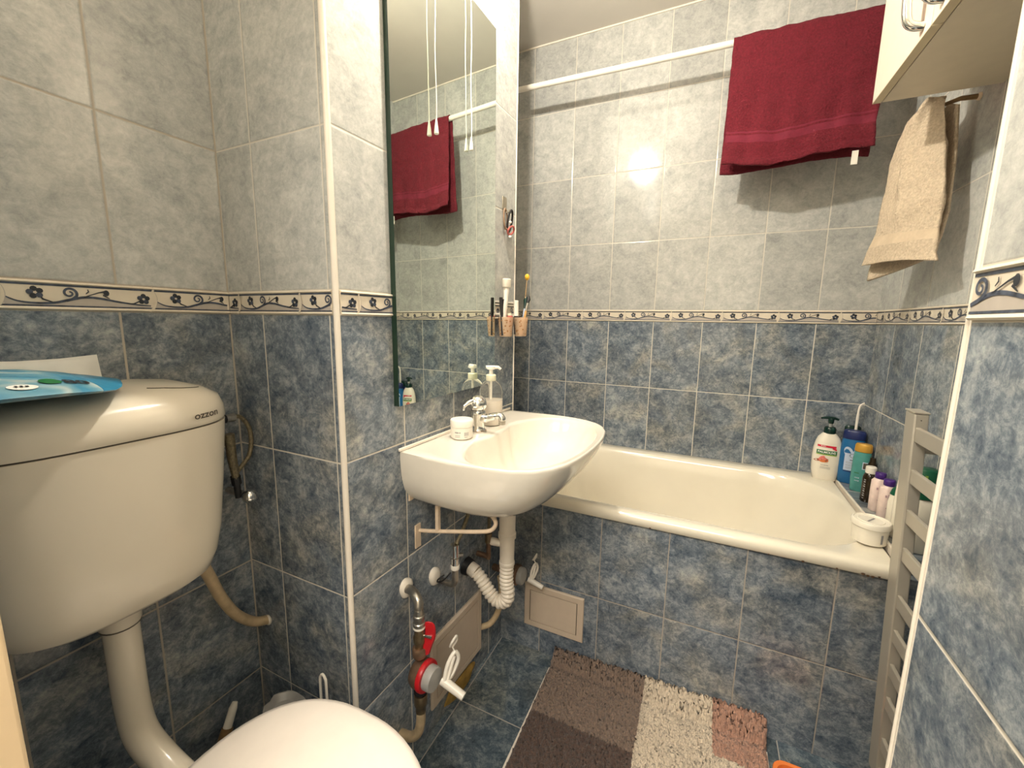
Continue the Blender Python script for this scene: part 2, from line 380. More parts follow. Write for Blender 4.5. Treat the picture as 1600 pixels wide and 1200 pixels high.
# front wall with its doorway; the side of the doorway shows at the left edge
wall('wall_front', [(XA - .1, .0), (-.530, .0), (-.530, .085), (XA, .085), (XA - .1, .085)], tile_mat('tiles_front', u0=-.9, seed=9), ux)
mb = MB(); mb.box(-.530, -.505, -.03, .098, 0, 2.06)
jb = struct(mb.build('door_1', M['jamb'], bevel=.003))
mb = MB(); mb.box(-.505, XF, -.03, .085, 2.09, ZC); struct(mb.build('wall_lintel', M['ceiling'], smooth=False))
mb = MB(); mb.box(-.505, XF, -.03, .09, 2.055, 2.09); struct(mb.build('door_2', M['jamb'], bevel=.003))
M['hall'] = plain('hall_paint', (.74, .68, .58, 1), .8, var=.03, scale=5)
mb = MB(); mb.box(-1.4, XE + .1, -1.62, -1.55, 0, ZC); struct(mb.build('wall_hall_back', M['hall'], smooth=False))
mb = MB(); mb.box(-1.4, -1.33, -1.55, -.1, 0, ZC); struct(mb.build('wall_hall_left', M['hall'], smooth=False))
mb = MB(); mb.box(.62, .69, -1.55, -.1, 0, ZC); struct(mb.build('wall_hall_right', M['hall'], smooth=False))
# tub panel, tiled ledge along the right wall, tiled shelf behind the shaft
wall('wall_tub_panel', [(-.6445, 1.297), (XE, 1.297), (XE, 1.327), (-.6445, 1.327)], tile_mat('tiles_tub_panel', u0=-.481, pw=.2125, zs=9, zl0=.599, pl=.311, seed=10, grout=(.38, .34, .29, 1)), ux, 0, .595)
FL_LO = ((.032, .050, .070, 1), (.080, .108, .132, 1), (.27, .30, .31, 1))
fm = tile_mat('tiles_floor', zs=9, zl0=.995, pl=.306, u0=-.33, pw=.306, seed=11, lo=FL_LO, rough=.16, grout=(.34, .32, .29, 1))
mb = MB(); mb.box(-1.4, XE + .1, -1.6, YD + .1, -.08, 0); struct(mb.build('floor', fm, uv=lambda c: (c.x, c.y), smooth=False))
mb = MB(); mb.box(-1.4, XE + .1, -1.6, YD + .1, ZC, ZC + .08); struct(mb.build('ceiling', M['ceiling'], smooth=False))
mb = MB(); mb.box(.502, XE, 1.327, YD, .60, .6385); struct(mb.build('wall_tub_ledge', tile_mat('tiles_ledge', zs=9, u0=1.8, seed=12), uv=uy, bevel=.002))
mb = MB(); mb.box(.4935, .5015, 1.31, YD - .001, .612, .6405); struct(mb.build('trim_1', M['trim'], bevel=.004))
mb = MB(); mb.box(-1.2, -.655, 1.375, YD, 0, .63); struct(mb.build('wall_tub_shelf', tile_mat('tiles_shelf', zs=9, u0=-.8, seed=13), uv=ux, bevel=.002))
# corner profiles
mb = MB(); mb.tube([(c0[0] - .003, YB + .001, 0), (c0[0] - .003, YB + .001, ZC)], .0065, 12); struct(mb.build('trim_2', M['trim']))
mb = MB(); mb.tube([(c1[0] - .001, c1[1] - .001, .64), (c1[0] - .001, c1[1] - .001, ZC)], .0032, 10); struct(mb.build('trim_3', M['trim']))
mb = MB(); mb.tube([(XF + .0015, YF - .0015, 0), (XF + .0015, YF - .0015, ZC)], .0034, 12)
struct(mb.build('trim_4', M['trim']))
mb = MB(); mb.box(XF - .0005, XF + .004, YF - .0085, YF - .0055, 0, ZC); struct(mb.build('trim_5', M['trim']))
# thin light line where ceiling meets the far wall
mb = MB(); mb.box(-1.2, XE, YD - .004, YD, ZC - .006, ZC); struct(mb.build('trim_6', M['trim'], smooth=False))

# ---------------------------------------------------------------- decorative tile border
P_ = .2015; HB = .049
def border(name, T, s_from, s_to, s0):
    mb = MB(T)
    prof = [(0, 0), (.003, 0), (.0055, .0020), (.0035, .0050), (.003, .0054), (.003, HB - .0056), (.0062, HB - .0036), (.0045, HB - .0008), (0, HB)]
    mb.loft([[(s_from, z, o) for o, z in prof], [(s_to, z, o) for o, z in prof]], True, True, 0)
    def strip(z0, z1, off, mi):
        mb.add([(s_from, z0, off), (s_to, z0, off), (s_to, z1, off), (s_from, z1, off)], [(0, 1, 2, 3)], mi)
    strip(.0056, .0082, .0036, 2); strip(HB - .0088, HB - .0056, .0036, 2)
    k = math.floor((s_from - s0) / P_)
    def clip(pts, w):
        W = w if isinstance(w, (list, tuple)) else [w] * len(pts)
        q = [(p, x) for p, x in zip(pts, W) if s_from + .001 < p[0] < s_to - .001]
        return [a for a, _ in q], [x for _, x in q]
    def rib(pts, w, off, mi):
        a, ww = clip(pts, w)
        if len(a) > 1: mb.ribbon(a, ww, off, mi)
    while s0 + k * P_ < s_to:
        o = s0 + k * P_; h = HB
        q = lambda t, z: (o + t * P_, z * h)
        vine = [(p[0], p[1]) for p in smoothpath([q(.03, .44) + (0,), q(.10, .28) + (0,), q(.20, .225) + (0,), q(.31, .25) + (0,), q(.40, .36) + (0,), q(.50, .47) + (0,), q(.60, .46) + (0,), q(.74, .35) + (0,), q(.88, .27) + (0,), q(.985, .245) + (0,)], 5)]
        nv = len(vine); wv = [.0016 + .0026 * math.sin(PI * i / nv) for i in range(nv)]
        pts = [p for p in vine if s_from + .001 < p[0] < s_to - .001]
        if len(pts) > 1:
            vs = []; 
            for p in pts: vs += [(p[0], p[1], .0034), (p[0], .0080, .0034)]
            mb.add(vs, [(2 * i, 2 * i + 1, 2 * i + 3, 2 * i + 2) for i in range(len(pts) - 1)], 1)
        rib(vine, wv, .0040, 2)
        cx, cz = q(.405, .60); sp = []
        for i in range(34):
            a = -.55 + i / 33 * 2 * PI * 1.35; r = .0098 * (1 - i / 33 * .80)
            sp.append((cx + r * math.cos(a) + .001, cz + r * math.sin(a)))
        sp = [q(.385, .33), q(.425, .40)] + sp
        rib(sp, [.0042 - .0018 * i / len(sp) for i in range(len(sp))], .0043, 2)
        rib([q(.50, .48), q(.545, .56), q(.60, .66), q(.65, .72)], [.0014, .0016, .0020, .003], .0042, 3)
        rib([q(.515, .60), q(.535, .68), q(.53, .76)], [.0014, .0022, .0014], .0042, 3)
        c = q(.655, .66)
        if s_from + .005 < c[0] < s_to - .005: mb.disc(c, .0054, .0044, 3, 10, .8)
        rib([q(.63, .58), q(.66, .50), q(.675, .46)], [.0024, .0018, .001], .0043, 3)
        for (ft, fz, fl) in ((.205, .58, 0), (.93, .50, 1)):
            c = q(ft, fz)
            if s_from + .008 < c[0] < s_to - .008:
                for j in range(5):
                    a = PI / 2 + j * 2 * PI / 5 + (0 if fl else .2)
                    mb.disc((c[0] + .0062 * math.cos(a), c[1] + .0062 * math.sin(a)), .0044, .0043 + j * .00005, 2 if j % 2 else 3, 9)
                mb.disc(c, .0016, .0048, 0, 8)
            if fl: rib([q(.80, .30), q(.85, .30), q(.90, .42)], [.0012, .003, .0018], .0042, 3)
            else: rib([q(.225, .50), q(.245, .36), q(.30, .27)], [.0016, .003, .0016], .0042, 3)
        J = [(o + .010 * (1 - ((z / h) * 2 - 1) ** 2) ** 1 - .004 + (.004 if z > h * .9 else 0) - (.002 if z < h * .1 else 0), z) for z in [h * i / 12 for i in range(13)]]
        rib([(a + .0022, z) for a, z in J], .0012, .0046, 1)
        rib(J, .0034, .0050, 0)
        k += 1
    return struct(mb.build(name, [M['cream'], M['mauve'], M['ink'], M['ink_d']], smooth=False))
ZB = 1.235
border('trim_7', lambda s, z, o: (XA + o, s, ZB + z), .085, YB - .004, .452 - P_ * 2)
border('trim_8', lambda s, z, o: (s, YB - o, ZB + z), XA + .004, c0[0] - .010, -.975 - P_)
border('trim_9', lambda s, z, o: WC(o, s, ZB + z), .612, 1.366, .654 - P_)
border('trim_10', lambda s, z, o: (s, YD - o, ZB - .0005 + z), -1.2, XE - .004, -.757)
border('trim_11', lambda s, z, o: (XE - o, -s, ZB + z), -(YD - .004), -YF - .02, -1.896 - P_)
border('trim_12', lambda s, z, o: (XF - o, -s, ZB + z), -(YF - .008), .05, -.6216)

# ------------------------------------------------------------------ mirror
def mirror_plane(y, z):   # front of the mirror glass (slightly off the wall's own angle)
    a, b_, d = -.0427, .0038, -.3456 * 1.97
    nx, ny, nz = math.cos(a) * math.cos(b_), math.sin(a) * math.cos(b_), math.sin(b_)
    return ((d - ny * y - nz * (z - H)) / nx, y, z)
r0 = thing('wall_mirror_panel', 'tall frameless mirror on the tiled wall above the washbasin', 'mirror', mirror_plane(.976, 1.023))
ys, zs_ = (.7535, 1.2035), (1.0225, 2.079)
fr = [mirror_plane(ys[0], zs_[0]), mirror_plane(ys[1], zs_[0] + .002), mirror_plane(ys[1], zs_[1]), mirror_plane(ys[0], zs_[1])]
mb = MB(); mb.add(fr, [(0, 1, 2, 3)]); mb.build('glass', M['mirror'], r0, smooth=False)
bk = [(WC(.0005, p[1] / CA, 0)[0], p[1], p[2]) for p in fr]; f2 = [(p[0] - .0006, p[1], p[2]) for p in fr]
mb = MB(); mb.add(f2 + bk, [(3, 2, 1, 0), (4, 5, 6, 7), (0, 1, 5, 4), (1, 2, 6, 5), (2, 3, 7, 6), (3, 0, 4, 7)]); mb.build('backing', M['mirroredge'], r0, smooth=False)

# lamp on the wall above the mirror with two pull cords
lp = WC(.0, .977, 2.26)
lamp = thing('wall_lamp', 'wall lamp above the mirror with a glowing bulb on an arm', 'lamp', lp)
mb = MB(WC); mb.box(.0, .03, .86, 1.09, 2.225, 2.285); mb.build('backplate', M['whitepl'], lamp, bevel=.006)
mb = MB(); mb.tube(smoothpath([WC(.03, .93, 2.26), WC(.09, .91, 2.285), WC(.16, .90, 2.33)], 5), .006, 10); mb.build('arm', M['chrome'], lamp)
mb = MB(); mb.lathe([(.012, .0), (.022, .005), (.022, .045), (.017, .05)], (-.475, .88, 2.288)); mb.build('socket', M['whitepl'], lamp)
BULB = emis('bulb_glow', (1, .92, .78, 1), 1500)
mb = MB(); mb.ball((-.475, .88, 2.262), .022, 20); mb.build('bulb', BULB, lamp)
for (y, zb, lb) in ((.897, 1.675, 'white pull cord in front of the mirror, nearer the toilet niche'), (1.055, 1.693, 'white pull cord in front of the mirror, nearer the bathtub')):
    x = -.634 + (y - .897) * .025
    t0 = thing('pull_cord', lb, 'cord', (x, y, zb), 'pull cords of the wall lamp')
    pts = [(x + .0008 * math.sin(i * 1.3), y + .0012 * math.sin(i * .9 + 1), zb + .03 + (2.245 - zb - .03) * i / 14) for i in range(15)]
    mb = MB(); mb.tube(pts, .0013, 6); mb.build('string', M['cloth'], t0)
    mb = MB(); mb.lathe([(.0055, 0), (.0058, .002), (.0042, .016), (.0022, .030), (.0016, .034)], (x, y, zb), n=12); mb.build('tassel', M['whitepl'], t0)

# ------------------------------------------------------------------ cistern
def dring(x0, x1, yc, hw, z, n=40, pw=3.2, zf=None):
    """flat back at x0, bowed front at x1"""
    pts = []
    for k in range(n):
        t = -PI / 2 + PI * k / (n - 1)
        c, s = math.cos(t), math.sin(t)
        y = yc + hw * (abs(s) ** (2 / pw)) * (1 if s > 0 else -1)
        x = x0 + (x1 - x0) * (abs(c) ** (2 / pw)) if c > 1e-6 else x0
        pts.append((x, y, z if zf is None else zf(x, y)))
    return pts
cis = thing('toilet_cistern', 'cream plastic cistern with rounded lid on the left wall above the toilet', 'cistern', (-.92, .305, .76))
XB = XA + .008
mb = MB()
secs = [(.712, .118, .10), (.716, .147, .125), (.730, .163, .150), (.760, .171, .163), (.81, .176, .174), (.90, .181, .185), (1.0, .186, .195), (1.026, .187, .197)]
mb.loft([dring(XB, XB + d, .312, w, z, pw=3.6) for z, d, w in secs]); mb.build('tank', M['cistern'], cis)
mb = MB(); mb.loft([dring(XB, XB + .1845, .312, .195, 1.0255, pw=3.4), dring(XB, XB + .1845, .312, .195, 1.0295, pw=3.4)]); mb.build('seam', M['groove'], cis)
mb = MB()
secs = [(1.029, .188, .198), (1.035, .191, .200), (1.055, .190, .198), (1.074, .183, .192), (1.089, .167, .170), (1.099, .138, .142), (1.105, .09, .09), (1.107, .03, .03)]
mb.loft([dring(XB, XB + d, .312, w, z, pw=3.4) for z, d, w in secs]); mb.build('lid', M['cistern'], cis, angle=60)
mb = MB()
def ozT(x, y):   # on the curved far part of the lid front
    yy = .434 + x; k = min(1, abs(yy - .312) / .1995); xx = XB + .1915 * (1 - k ** 3.4) ** (1 / 3.4) + .0010
    return (xx, yy, 1.049 + y)
text_mb(mb, 'ozzon', .0175, ozT, bold=.0003, sx=1.15); mb.build('lettering', M['groove'], cis, smooth=False)
mb = MB()
def lidz(x, y):
    best = 1.03
    for z, d, w in secs:
        px, py = (x - XB) / d, (y - .305) / w
        if px <= 1 and abs(py) <= 1 and (max(px, 0) ** 3 + abs(py) ** 3) <= 1: best = max(best, z)
    return best
arc = [(-.905 + .030 * math.cos(a), .412 + .050 * math.sin(a)) for a in [(-.9 + 2.0 * i / 14) for i in range(15)]]
def lidtop(x, y):
    g = lambda d, w: (max(0, x - XB) / d) ** 3.4 + (abs(y - .312) / w) ** 3.4
    for (z0, d0, w0), (z1, d1, w1) in zip(secs[::-1][1:], secs[::-1]):
        if g(d1, w1) > 1 >= g(d0, w0):
            lo_, hi = 0, 1
            for _ in range(20):
                k = (lo_ + hi) / 2
                if g(d0 + (d1 - d0) * k, w0 + (w1 - w0) * k) <= 1: lo_ = k
                else: hi = k
            return z0 + (z1 - z0) * lo_
    return 1.107
for seg_ in (arc,): mb.tube([(x, y, lidtop(x, y) + .0003) for x, y in seg_], .0011, 6)
mb.build('button_groove', M['groove'], cis)

# flush pipe
fp = thing('flush_pipe', 'thick cream flush pipe bending from cistern to toilet', 'pipe', (-.93, .31, .44))
path = smoothpath([(-.935, .312, .722), (-.935, .312, .62), (-.934, .312, .50), (-.918, .314, .435), (-.87, .322, .392), (-.80, .33, .362), (-.74, .334, .345)], 5)
mb = MB(); mb.tube(path, .0262, 20); mb.build('pipe_body', M['cistern'], fp)
mb = MB(); mb.lathe([(.029, 0), (.031, .004), (.031, .040), (.033, .05)], (-.935, .312, .668)); mb.build('collar', M['cistern'], fp)
mb = MB(); mb.lathe([(.0295, -.0012), (.0295, .0012)], (-.935, .312, .667)); mb.build('seal_ring', M['groove'], fp)

# cistern water connection: fitting, braided loop, angle valve
cv = thing('cistern_valve', 'dull metal hose and angle valve beside the cistern in the corner', 'valve', (-.97, 0.566, .84))
mb = MB(); mb.tube([(-.955, .505, 1.003), (-.955, .536, 1.003)], .010, 12); mb.build('black_nut', M['dark'], cv)
mb = MB(); mb.tube([(-.955, .536, 1.003), (-.955, .545, 1.003)], .0085, 12); mb.tube([(-.955, .545, 1.003), (-.955, .556, 1.003)], .0095, 6); mb.build('coupling', M['steel'], cv)
mb = MB(); mb.tube(smoothpath([(-.955, .553, 1.003), (-.955, .568, 1.001), (-.957, 0.586, .975), (-.957, 0.590, .94), (-.957, 0.582, .905), (-.957, 0.561, .882), (-.957, 0.548, .872)], 6), .0048, 10); mb.build('hose_loop', M['hose'], cv)
mb = MB(); mb.tube([(-.95, 0.538, .968), (-.95, 0.540, .91), (-.953, 0.546, .862)], [.0105, .0095, .0075], 12); mb.build('braided_tube', M['hose'], cv)
mb = MB(); mb.tube([(-.955, 0.546, .866), (-.957, 0.549, .846)], .0105, 8); mb.tube([(-.957, 0.549, .846), (-.96, 0.552, .812)], .007, 10); mb.build('valve_body', M['dark'], cv)
mb = MB(); mb.ball((-.935, 0.562, .815), .0165, 14, sz=1.0); mb.build('knob', M['chrome'], cv)
mb = MB(); mb.tube([(XA, 0.562, .815), (-.945, 0.562, .815)], .008, 10); mb.build('wall_stub', M['steel'], cv)
mb = MB(); mb.tube(smoothpath([(-.905, .425, .742), (-.915, .440, .72), (-.932, .462, .67), (-.955, .49, .60), (-.965, .52, .535), (-.972, .55, .492), (-.972, .575, .468), (-.968, .6035, .456)], 6), .0115, 14)
o = mb.build('overflow_hose', M['beigehose'], loc=(-.94, .5, .46)); tag(o, 'beige plastic hose curving from cistern bottom into the corner wall', 'hose')
mb = MB(); mb.lathe([(.012, 0), (.0135, .002), (.0135, .005), (.011, .007)], (-.968, .6035, .456), axis=(0, -1, 0)); mb.build('end_cap', M['trim'], o)

# ------------------------------------------------------------------ toilet
to = thing('toilet', 'white toilet with closed glossy lid below the cistern', 'toilet', (-.55, .335, 0))
def lidring(s, z, x0=-.757, x1=-.300, hw=.190):
    pts = []
    for k in range(56):
        t = 2 * PI * k / 56; c, sn = math.cos(t), math.sin(t)
        xm = -.525
        if c >= 0: x = xm + (x1 - xm) * c; y = hw * sn
        else:
            x = xm + (xm - x0) * -(abs(c) ** .72); y = hw * (abs(sn) ** .92) * (1 if sn > 0 else -1)
        cxm = (x0 + x1) / 2
        pts.append((cxm + (x - cxm) * s, .335 + y * s, z))
    return pts
mb = MB(); mb.loft([lidring(.975, .436), lidring(1, .442), lidring(1, .450), lidring(.985, .457), lidring(.93, .462), lidring(.75, .466), lidring(.4, .468), lidring(.05, .4685)]); mb.build('lid', M['seat'], to, angle=60)
mb = MB(); mb.loft([lidring(.95, .414), lidring(.97, .418), lidring(.97, .431), lidring(.95, .4345)]); mb.build('seat_ring', M['seat'], to)
mb = MB(); mb.loft([[(-.56 + (x + .541) * s * sx_, .335 + (y - .335) * s, z) for x, y, _ in lidring(1, 0)] for z, s, sx_ in ((0, .60, .9), (.02, .58, .88), (.12, .52, .8), (.22, .58, .85), (.30, .78, .95), (.36, .90, 1.0), (.40, .93, 1.0), (.412, .92, 1.0))]); mb.build('bowl', M['ceramic'], to, angle=60)
mb = MB(); mb.box(-.775, -.70, .25, .42, .28, .405); mb.build('back_block', M['ceramic'], to, bevel=.015, seg=3)
for yy in (.27, .40):
    mb = MB(); mb.lathe([(.012, 0), (.014, .004), (.012, .012)], (-.742, yy, .405)); mb.build('hinge', M['whitepl'], to)

# things on the floor behind the toilet
o = thing('cleaning_tub', 'greyish plastic tub with a wide uneven rim in the corner behind the toilet', 'tub', (-.88, .545, 0))
def wob(r, z, c, e=0, n=28):
    return [(c[0] + r * (1 + e * math.sin(3 * t + .6) + e * .6 * math.sin(7 * t)) * math.cos(t), c[1] + .8 * r * (1 + e * math.sin(3 * t + .6)) * math.sin(t), z + e * .04 * math.sin(2 * t)) for t in [2 * PI * k / n for k in range(n)]]
cc = (-.845, .548)
mb = MB(); mb.loft([wob(.030, 0, cc), wob(.033, .10, cc), wob(.034, .22, cc), wob(.036, .282, cc)]); mb.build('cup', M['greypl'], o)
mb = MB(); mb.loft([wob(.036, .282, cc), wob(.044, .292, cc, .08), wob(.050, .300, cc, .1), wob(.052, .307, cc, .1), wob(.048, .307, cc, .1), wob(.036, .295, cc, .05)]); mb.build('rim', M['greypl'], o)
o = thing('toilet_brush', 'white toilet brush standing behind the lid, only its loop handle showing', 'brush', (-.735, .572, 0))
mb = MB(); pts = smoothpath([(-.7425, .568, .30), (-.7425, .568, .40), (-.740, .568, .417), (-.733, .568, .424), (-.726, .568, .417), (-.7235, .568, .40), (-.7235, .568, .30)], 5)
mb.tube(pts, .0030, 8); mb.build('handle_loop', M['whitepl'], o)
mb = MB(); mb.lathe([(.008, 0), (.008, .10)], (-.733, .568, .205)); mb.build('stem', M['whitepl'], o)
mb = MB(); mb.lathe([(.030, 0), (.031, .01), (.027, .2), (.024, .205)], (-.733, .568, 0)); mb.build('holder', M['whitepl'], o)
o = thing('plunger_stick', 'brown stick with pale tip leaning behind the toilet', 'stick', (-1.0, .43, 0))
mb = MB(); mb.tube([(-.955, .36, .0), (-.965, .44, .16), (-.975, .487, .245)], [.020, .015, .013], 12); mb.build('shaft', M['brownst'], o)
mb = MB(); mb.tube([(-.975, .487, .246), (-.978, .505, .282), (-.980, .512, .292)], [.010, .0095, .006], 12); mb.build('tip', M['whitepl'], o)

# ------------------------------------------------------------------ wet wipes pack on the lid
wp = thing('wipes_pack', 'light blue pack of wet wipes lying on the cistern lid', 'pack', (-.89, .19, 1.107))
def wtilt(x): return .014 * max(0, (-.775 - x) / .21)
def wring(y, hx, hz, cx, cz, n=20):
    return [(cx + hx * math.cos(t) , y, cz + hz * math.sin(t) + wtilt(cx + hx * math.cos(t))) for t in [2 * PI * k / n for k in range(n)]]
sq = [(.02, .085, .004), (.035, .098, .009), (.07, .105, .013), (.13, .108, .015), (.19, .107, .0155), (.24, .104, .014), (.28, .096, .010)]
mb = MB(); mb.loft([wring(y, a, b_, -.882 , 1.108 + b_) for y, a, b_ in sq]); mb.build('film', M['wipes'], wp, angle=70)
mb = MB(); mb.loft([wring(y, a, b_, cx_, 1.108 + b_) for y, a, b_, cx_ in ((.2805, .096, .010, -.882), (.300, .084, .007, -.885), (.318, .062, .005, -.892), (.332, .036, .003, -.90), (.342, .010, .002, -.905))]); mb.build('sealed_end', M['wipesend'], wp)
mb = MB()
def wsurf(x, y):
    hx, hz = sq[-1][1:]
    for (a, p_, q_), (b_, p2_, q2_) in zip(sq, sq[1:]):
        if a <= y <= b_: k = (y - a) / (b_ - a); hx, hz = p_ + (p2_ - p_) * k, q_ + (q2_ - q_) * k
    return 1.108 + hz + hz * math.sqrt(max(.02, 1 - ((x + .882) / hx) ** 2)) + wtilt(x) + .0012
def wpT(ox, oy):
    return lambda x, y: (oy - y, ox + x, wsurf(oy - y, ox + x))
text_mb(mb, '80', .030, wpT(.262, -.815), mi=0, bold=.0008, sx=.9); mb.build('count_lettering', M['pblack'], wp, smooth=False)
mb = MB(); e = [(wpT(.236, -.815)(.011 * math.cos(t), .013 * math.sin(t))) for t in [2 * PI * k / 16 for k in range(16)]]
mb.add(e, [tuple(range(16))]); mb.build('green_badge', M['pgreen'], wp, smooth=False)
for ox, oy, w_ in ((.205, -.795, .014), (.172, -.795, .012)):
    mb = MB(); e = [(wpT(ox, oy)(w_ * math.cos(t), .009 * math.sin(t))) for t in [2 * PI * k / 16 for k in range(16)]]
    mb.add(e, [tuple(range(16))]); mb.build('white_badge', M['paper'], wp, smooth=False)
mb = MB(); text_mb(mb, '~~~', .011, lambda x, y: tuple(Vector(wpT(.205, -.795)(x, y)) + Vector((.0004, 0, .0010))), mi=0, bold=.0004); mb.build('size_lettering', M['pblack'], wp, smooth=False)
mb = MB(); mb.lathe([(.016, 0), (.017, .001), (.016, .003)], (-.905, .190, wsurf(-.905, .190) - .003)); mb.build('round_sticker', M['navy'], wp)
o = MB(); pts = []
for i in range(7):
    for j in range(5):
        y = .06 + .285 * i / 6; k = j / 4
        pts.append((-.992 + .0 + (1 - k) * .022 + .004 * math.sin(i * 1.3), y + .004 * k, 1.104 + .052 * k + .004 * math.sin(i * 1.1)))
o.add(pts, [(i * 5 + j, i * 5 + j + 1, (i + 1) * 5 + j + 1, (i + 1) * 5 + j) for i in range(6) for j in range(4)])
o = o.build('paper_wrapper', M['paper'], loc=(-.98, .15, 1.11), solid=.0012); tag(o, 'crumpled white paper wrapper between the wipes pack and the wall', 'wrapper')

# ------------------------------------------------------------------ washbasin
NA = 72
def hw_out(n):      # half width of the basin against distance from the wall
    tb = [(0, .284), (.08, .288), (.16, .289), (.24, .284), (.30, .270), (.34, .249), (.37, .220), (.392, .170), (.404, .110), (.409, .05), (.410, .0)]
    for (a, x), (b_, y) in zip(tb, tb[1:]):
        if a <= n <= b_: return x + (y - x) * (n - a) / (b_ - a)
    return 0
UC, NC = 1.053, .225
def rad(fn_in, t):
    lo_, hi = 0, .6
    for _ in range(26):
        m_ = (lo_ + hi) / 2
        if fn_in(NC + m_ * math.cos(t), UC + m_ * math.sin(t)): lo_ = m_
        else: hi = m_
    return lo_
def in_out(n, u): return 0 <= n <= .410 and abs(u - UC) <= hw_out(n)
def in_bowl(n, u):
    a = abs(u - UC) / .266; dn = n - .232
    b_ = dn / .158 if dn > 0 else -dn / (.132 - .022 * max(0, 1 - (abs(u - UC) / .10) ** 2))
    return a ** 2.35 + b_ ** 2.35 <= 1
ANG = [2 * PI * k / NA for k in range(NA)]
# add exact back corners by snapping
outp = []
for t_ in ANG:
    r_ = rad(in_out, t_); outp.append([NC + r_ * math.cos(t_), UC + r_ * math.sin(t_)])
for cu in (-.284, .284):
    j = min(range(NA), key=lambda i: (outp[i][0]) ** 2 + (outp[i][1] - UC - cu) ** 2); outp[j] = [0.0005, UC + cu]
bowlp = [(NC + rad(in_bowl, t_) * math.cos(t_), UC + rad(in_bowl, t_) * math.sin(t_)) for t_ in ANG]
def oring(sn, su, z, dz_front=0):
    return [(max(.0005, p[0] * sn), UC + (p[1] - UC) * su, z + dz_front * (p[0] / .41)) for p in outp]
def lerp_ring(k, z):
    return [(a[0] + (b_[0] - a[0]) * k, a[1] + (b_[1] - a[1]) * k, z) for a, b_ in zip(outp, bowlp)]
def bring(s, z, cn=.215):
    return [(cn + (p[0] - cn) * s, UC + (p[1] - UC) * s, z) for p in bowlp]
ba = thing('washbasin', 'white ceramic washbasin hung on the wall under the mirror', 'sink', WC(.2, UC, .70))
mb = MB(WC)
R_ = []
for sn, su, z in ((.36, .10, .703), (.42, .22, .705), (.50, .36, .711), (.58, .52, .722), (.66, .67, .737), (.735, .80, .756), (.80, .895, .777), (.86, .955, .803), (.915, .982, .832), (.962, .995, .861), (.988, 1.0, .884), (1.0, 1.0, .898)):
    R_.append(oring(sn, su, z))
def dipz(p, z): return z
R_.append([(max(.0005, p[0] - .0), p[1], .904) for p in outp])
R_.append([(p[0], p[1], .9068) for p in lerp_ring(.10, 0)])
R_.append([(p[0], p[1], .9066) for p in lerp_ring(.25, 0)])
R_.append([(p[0], p[1], .9035) for p in lerp_ring(.50, 0)])
R_.append([(p[0], p[1], .9030) for p in lerp_ring(.86, 0)])
R_.append(bring(1.0, .9015)); R_.append(bring(.985, .896)); R_.append(bring(.955, .880)); R_.append(bring(.90, .850)); R_.append(bring(.80, .816)); R_.append(bring(.64, .790)); R_.append(bring(.42, .776)); R_.append(bring(.16, .770))
mb.loft(R_); mb.build('basin_body', M['ceramic'], ba, angle=75)
mb = MB(WC); mb.box(.0, .006, UC - .29, UC + .29, .9055, .914); mb.build('sealant', M['trim'], ba, bevel=.002)
mb = MB(); c_ = Vector(WC(.1165, 1.0, .868)); mb.lathe([(.0085, -.008), (.0085, .0015), (.006, .002)], c_, axis=Vector(WC(1, 0, .25)) - Vector(WC(0, 0, 0))); mb.build('overflow_hole', M['dark'], ba)
mb = MB(); mb.lathe([(.022, 0), (.024, .002), (.018, .004), (.004, .003)], WC(.215, UC, .7705)); mb.build('drain', M['chrome'], ba)

tap = thing('basin_tap', 'chrome single-lever mixer tap on the washbasin', 'tap', WC(.060, 1.03, .904))
tb = Vector(WC(.062, 1.03, .904))
mb = MB(); mb.lathe([(.0235, 0), (.0245, .003), (.021, .008), (.0195, .012), (.019, .030), (.022, .050), (.0235, .058), (.021, .064)], tb); mb.build('body', M['chrome'], tap)
mb = MB(); mb.lathe([(.0248, .003), (.0248, .0045)], tb); mb.build('ring', M['bronze'], tap)
mb = MB(WC); mb.tube(smoothpath([(.07, 1.03, .944), (.09, 1.031, .947), (.118, 1.033, .955), (.134, 1.034, .958), (.141, 1.034, .950), (.141, 1.034, .942)], 5), [.014] * 6 + [.0115] * 6 + [.0105] * 14, 14); mb.build('spout', M['chrome'], tap)
mb = MB(); mb.lathe([(.0095, 0), (.0105, .002), (.0105, .012)], WC(.1415, 1.034, .934)); mb.build('aerator', M['steel'], tap)
mb = MB(); mb.lathe([(.020, 0), (.0255, .006), (.0265, .018), (.022, .032), (.012, .040), (.003, .042)], tb + Vector((0, 0, .066))); mb.build('handle_dome', M['chrome'], tap)
mb = MB(WC); mb.tube(smoothpath([(.060, 1.018, .998), (.050, 1.002, .994), (.042, .990, .984), (.040, .986, .972)], 4), [.008, .008, .0075, .0075, .007, .007, .006, .006, .0055, .005, .005, .0045, .004], 10); mb.build('lever', M['chrome'], tap)

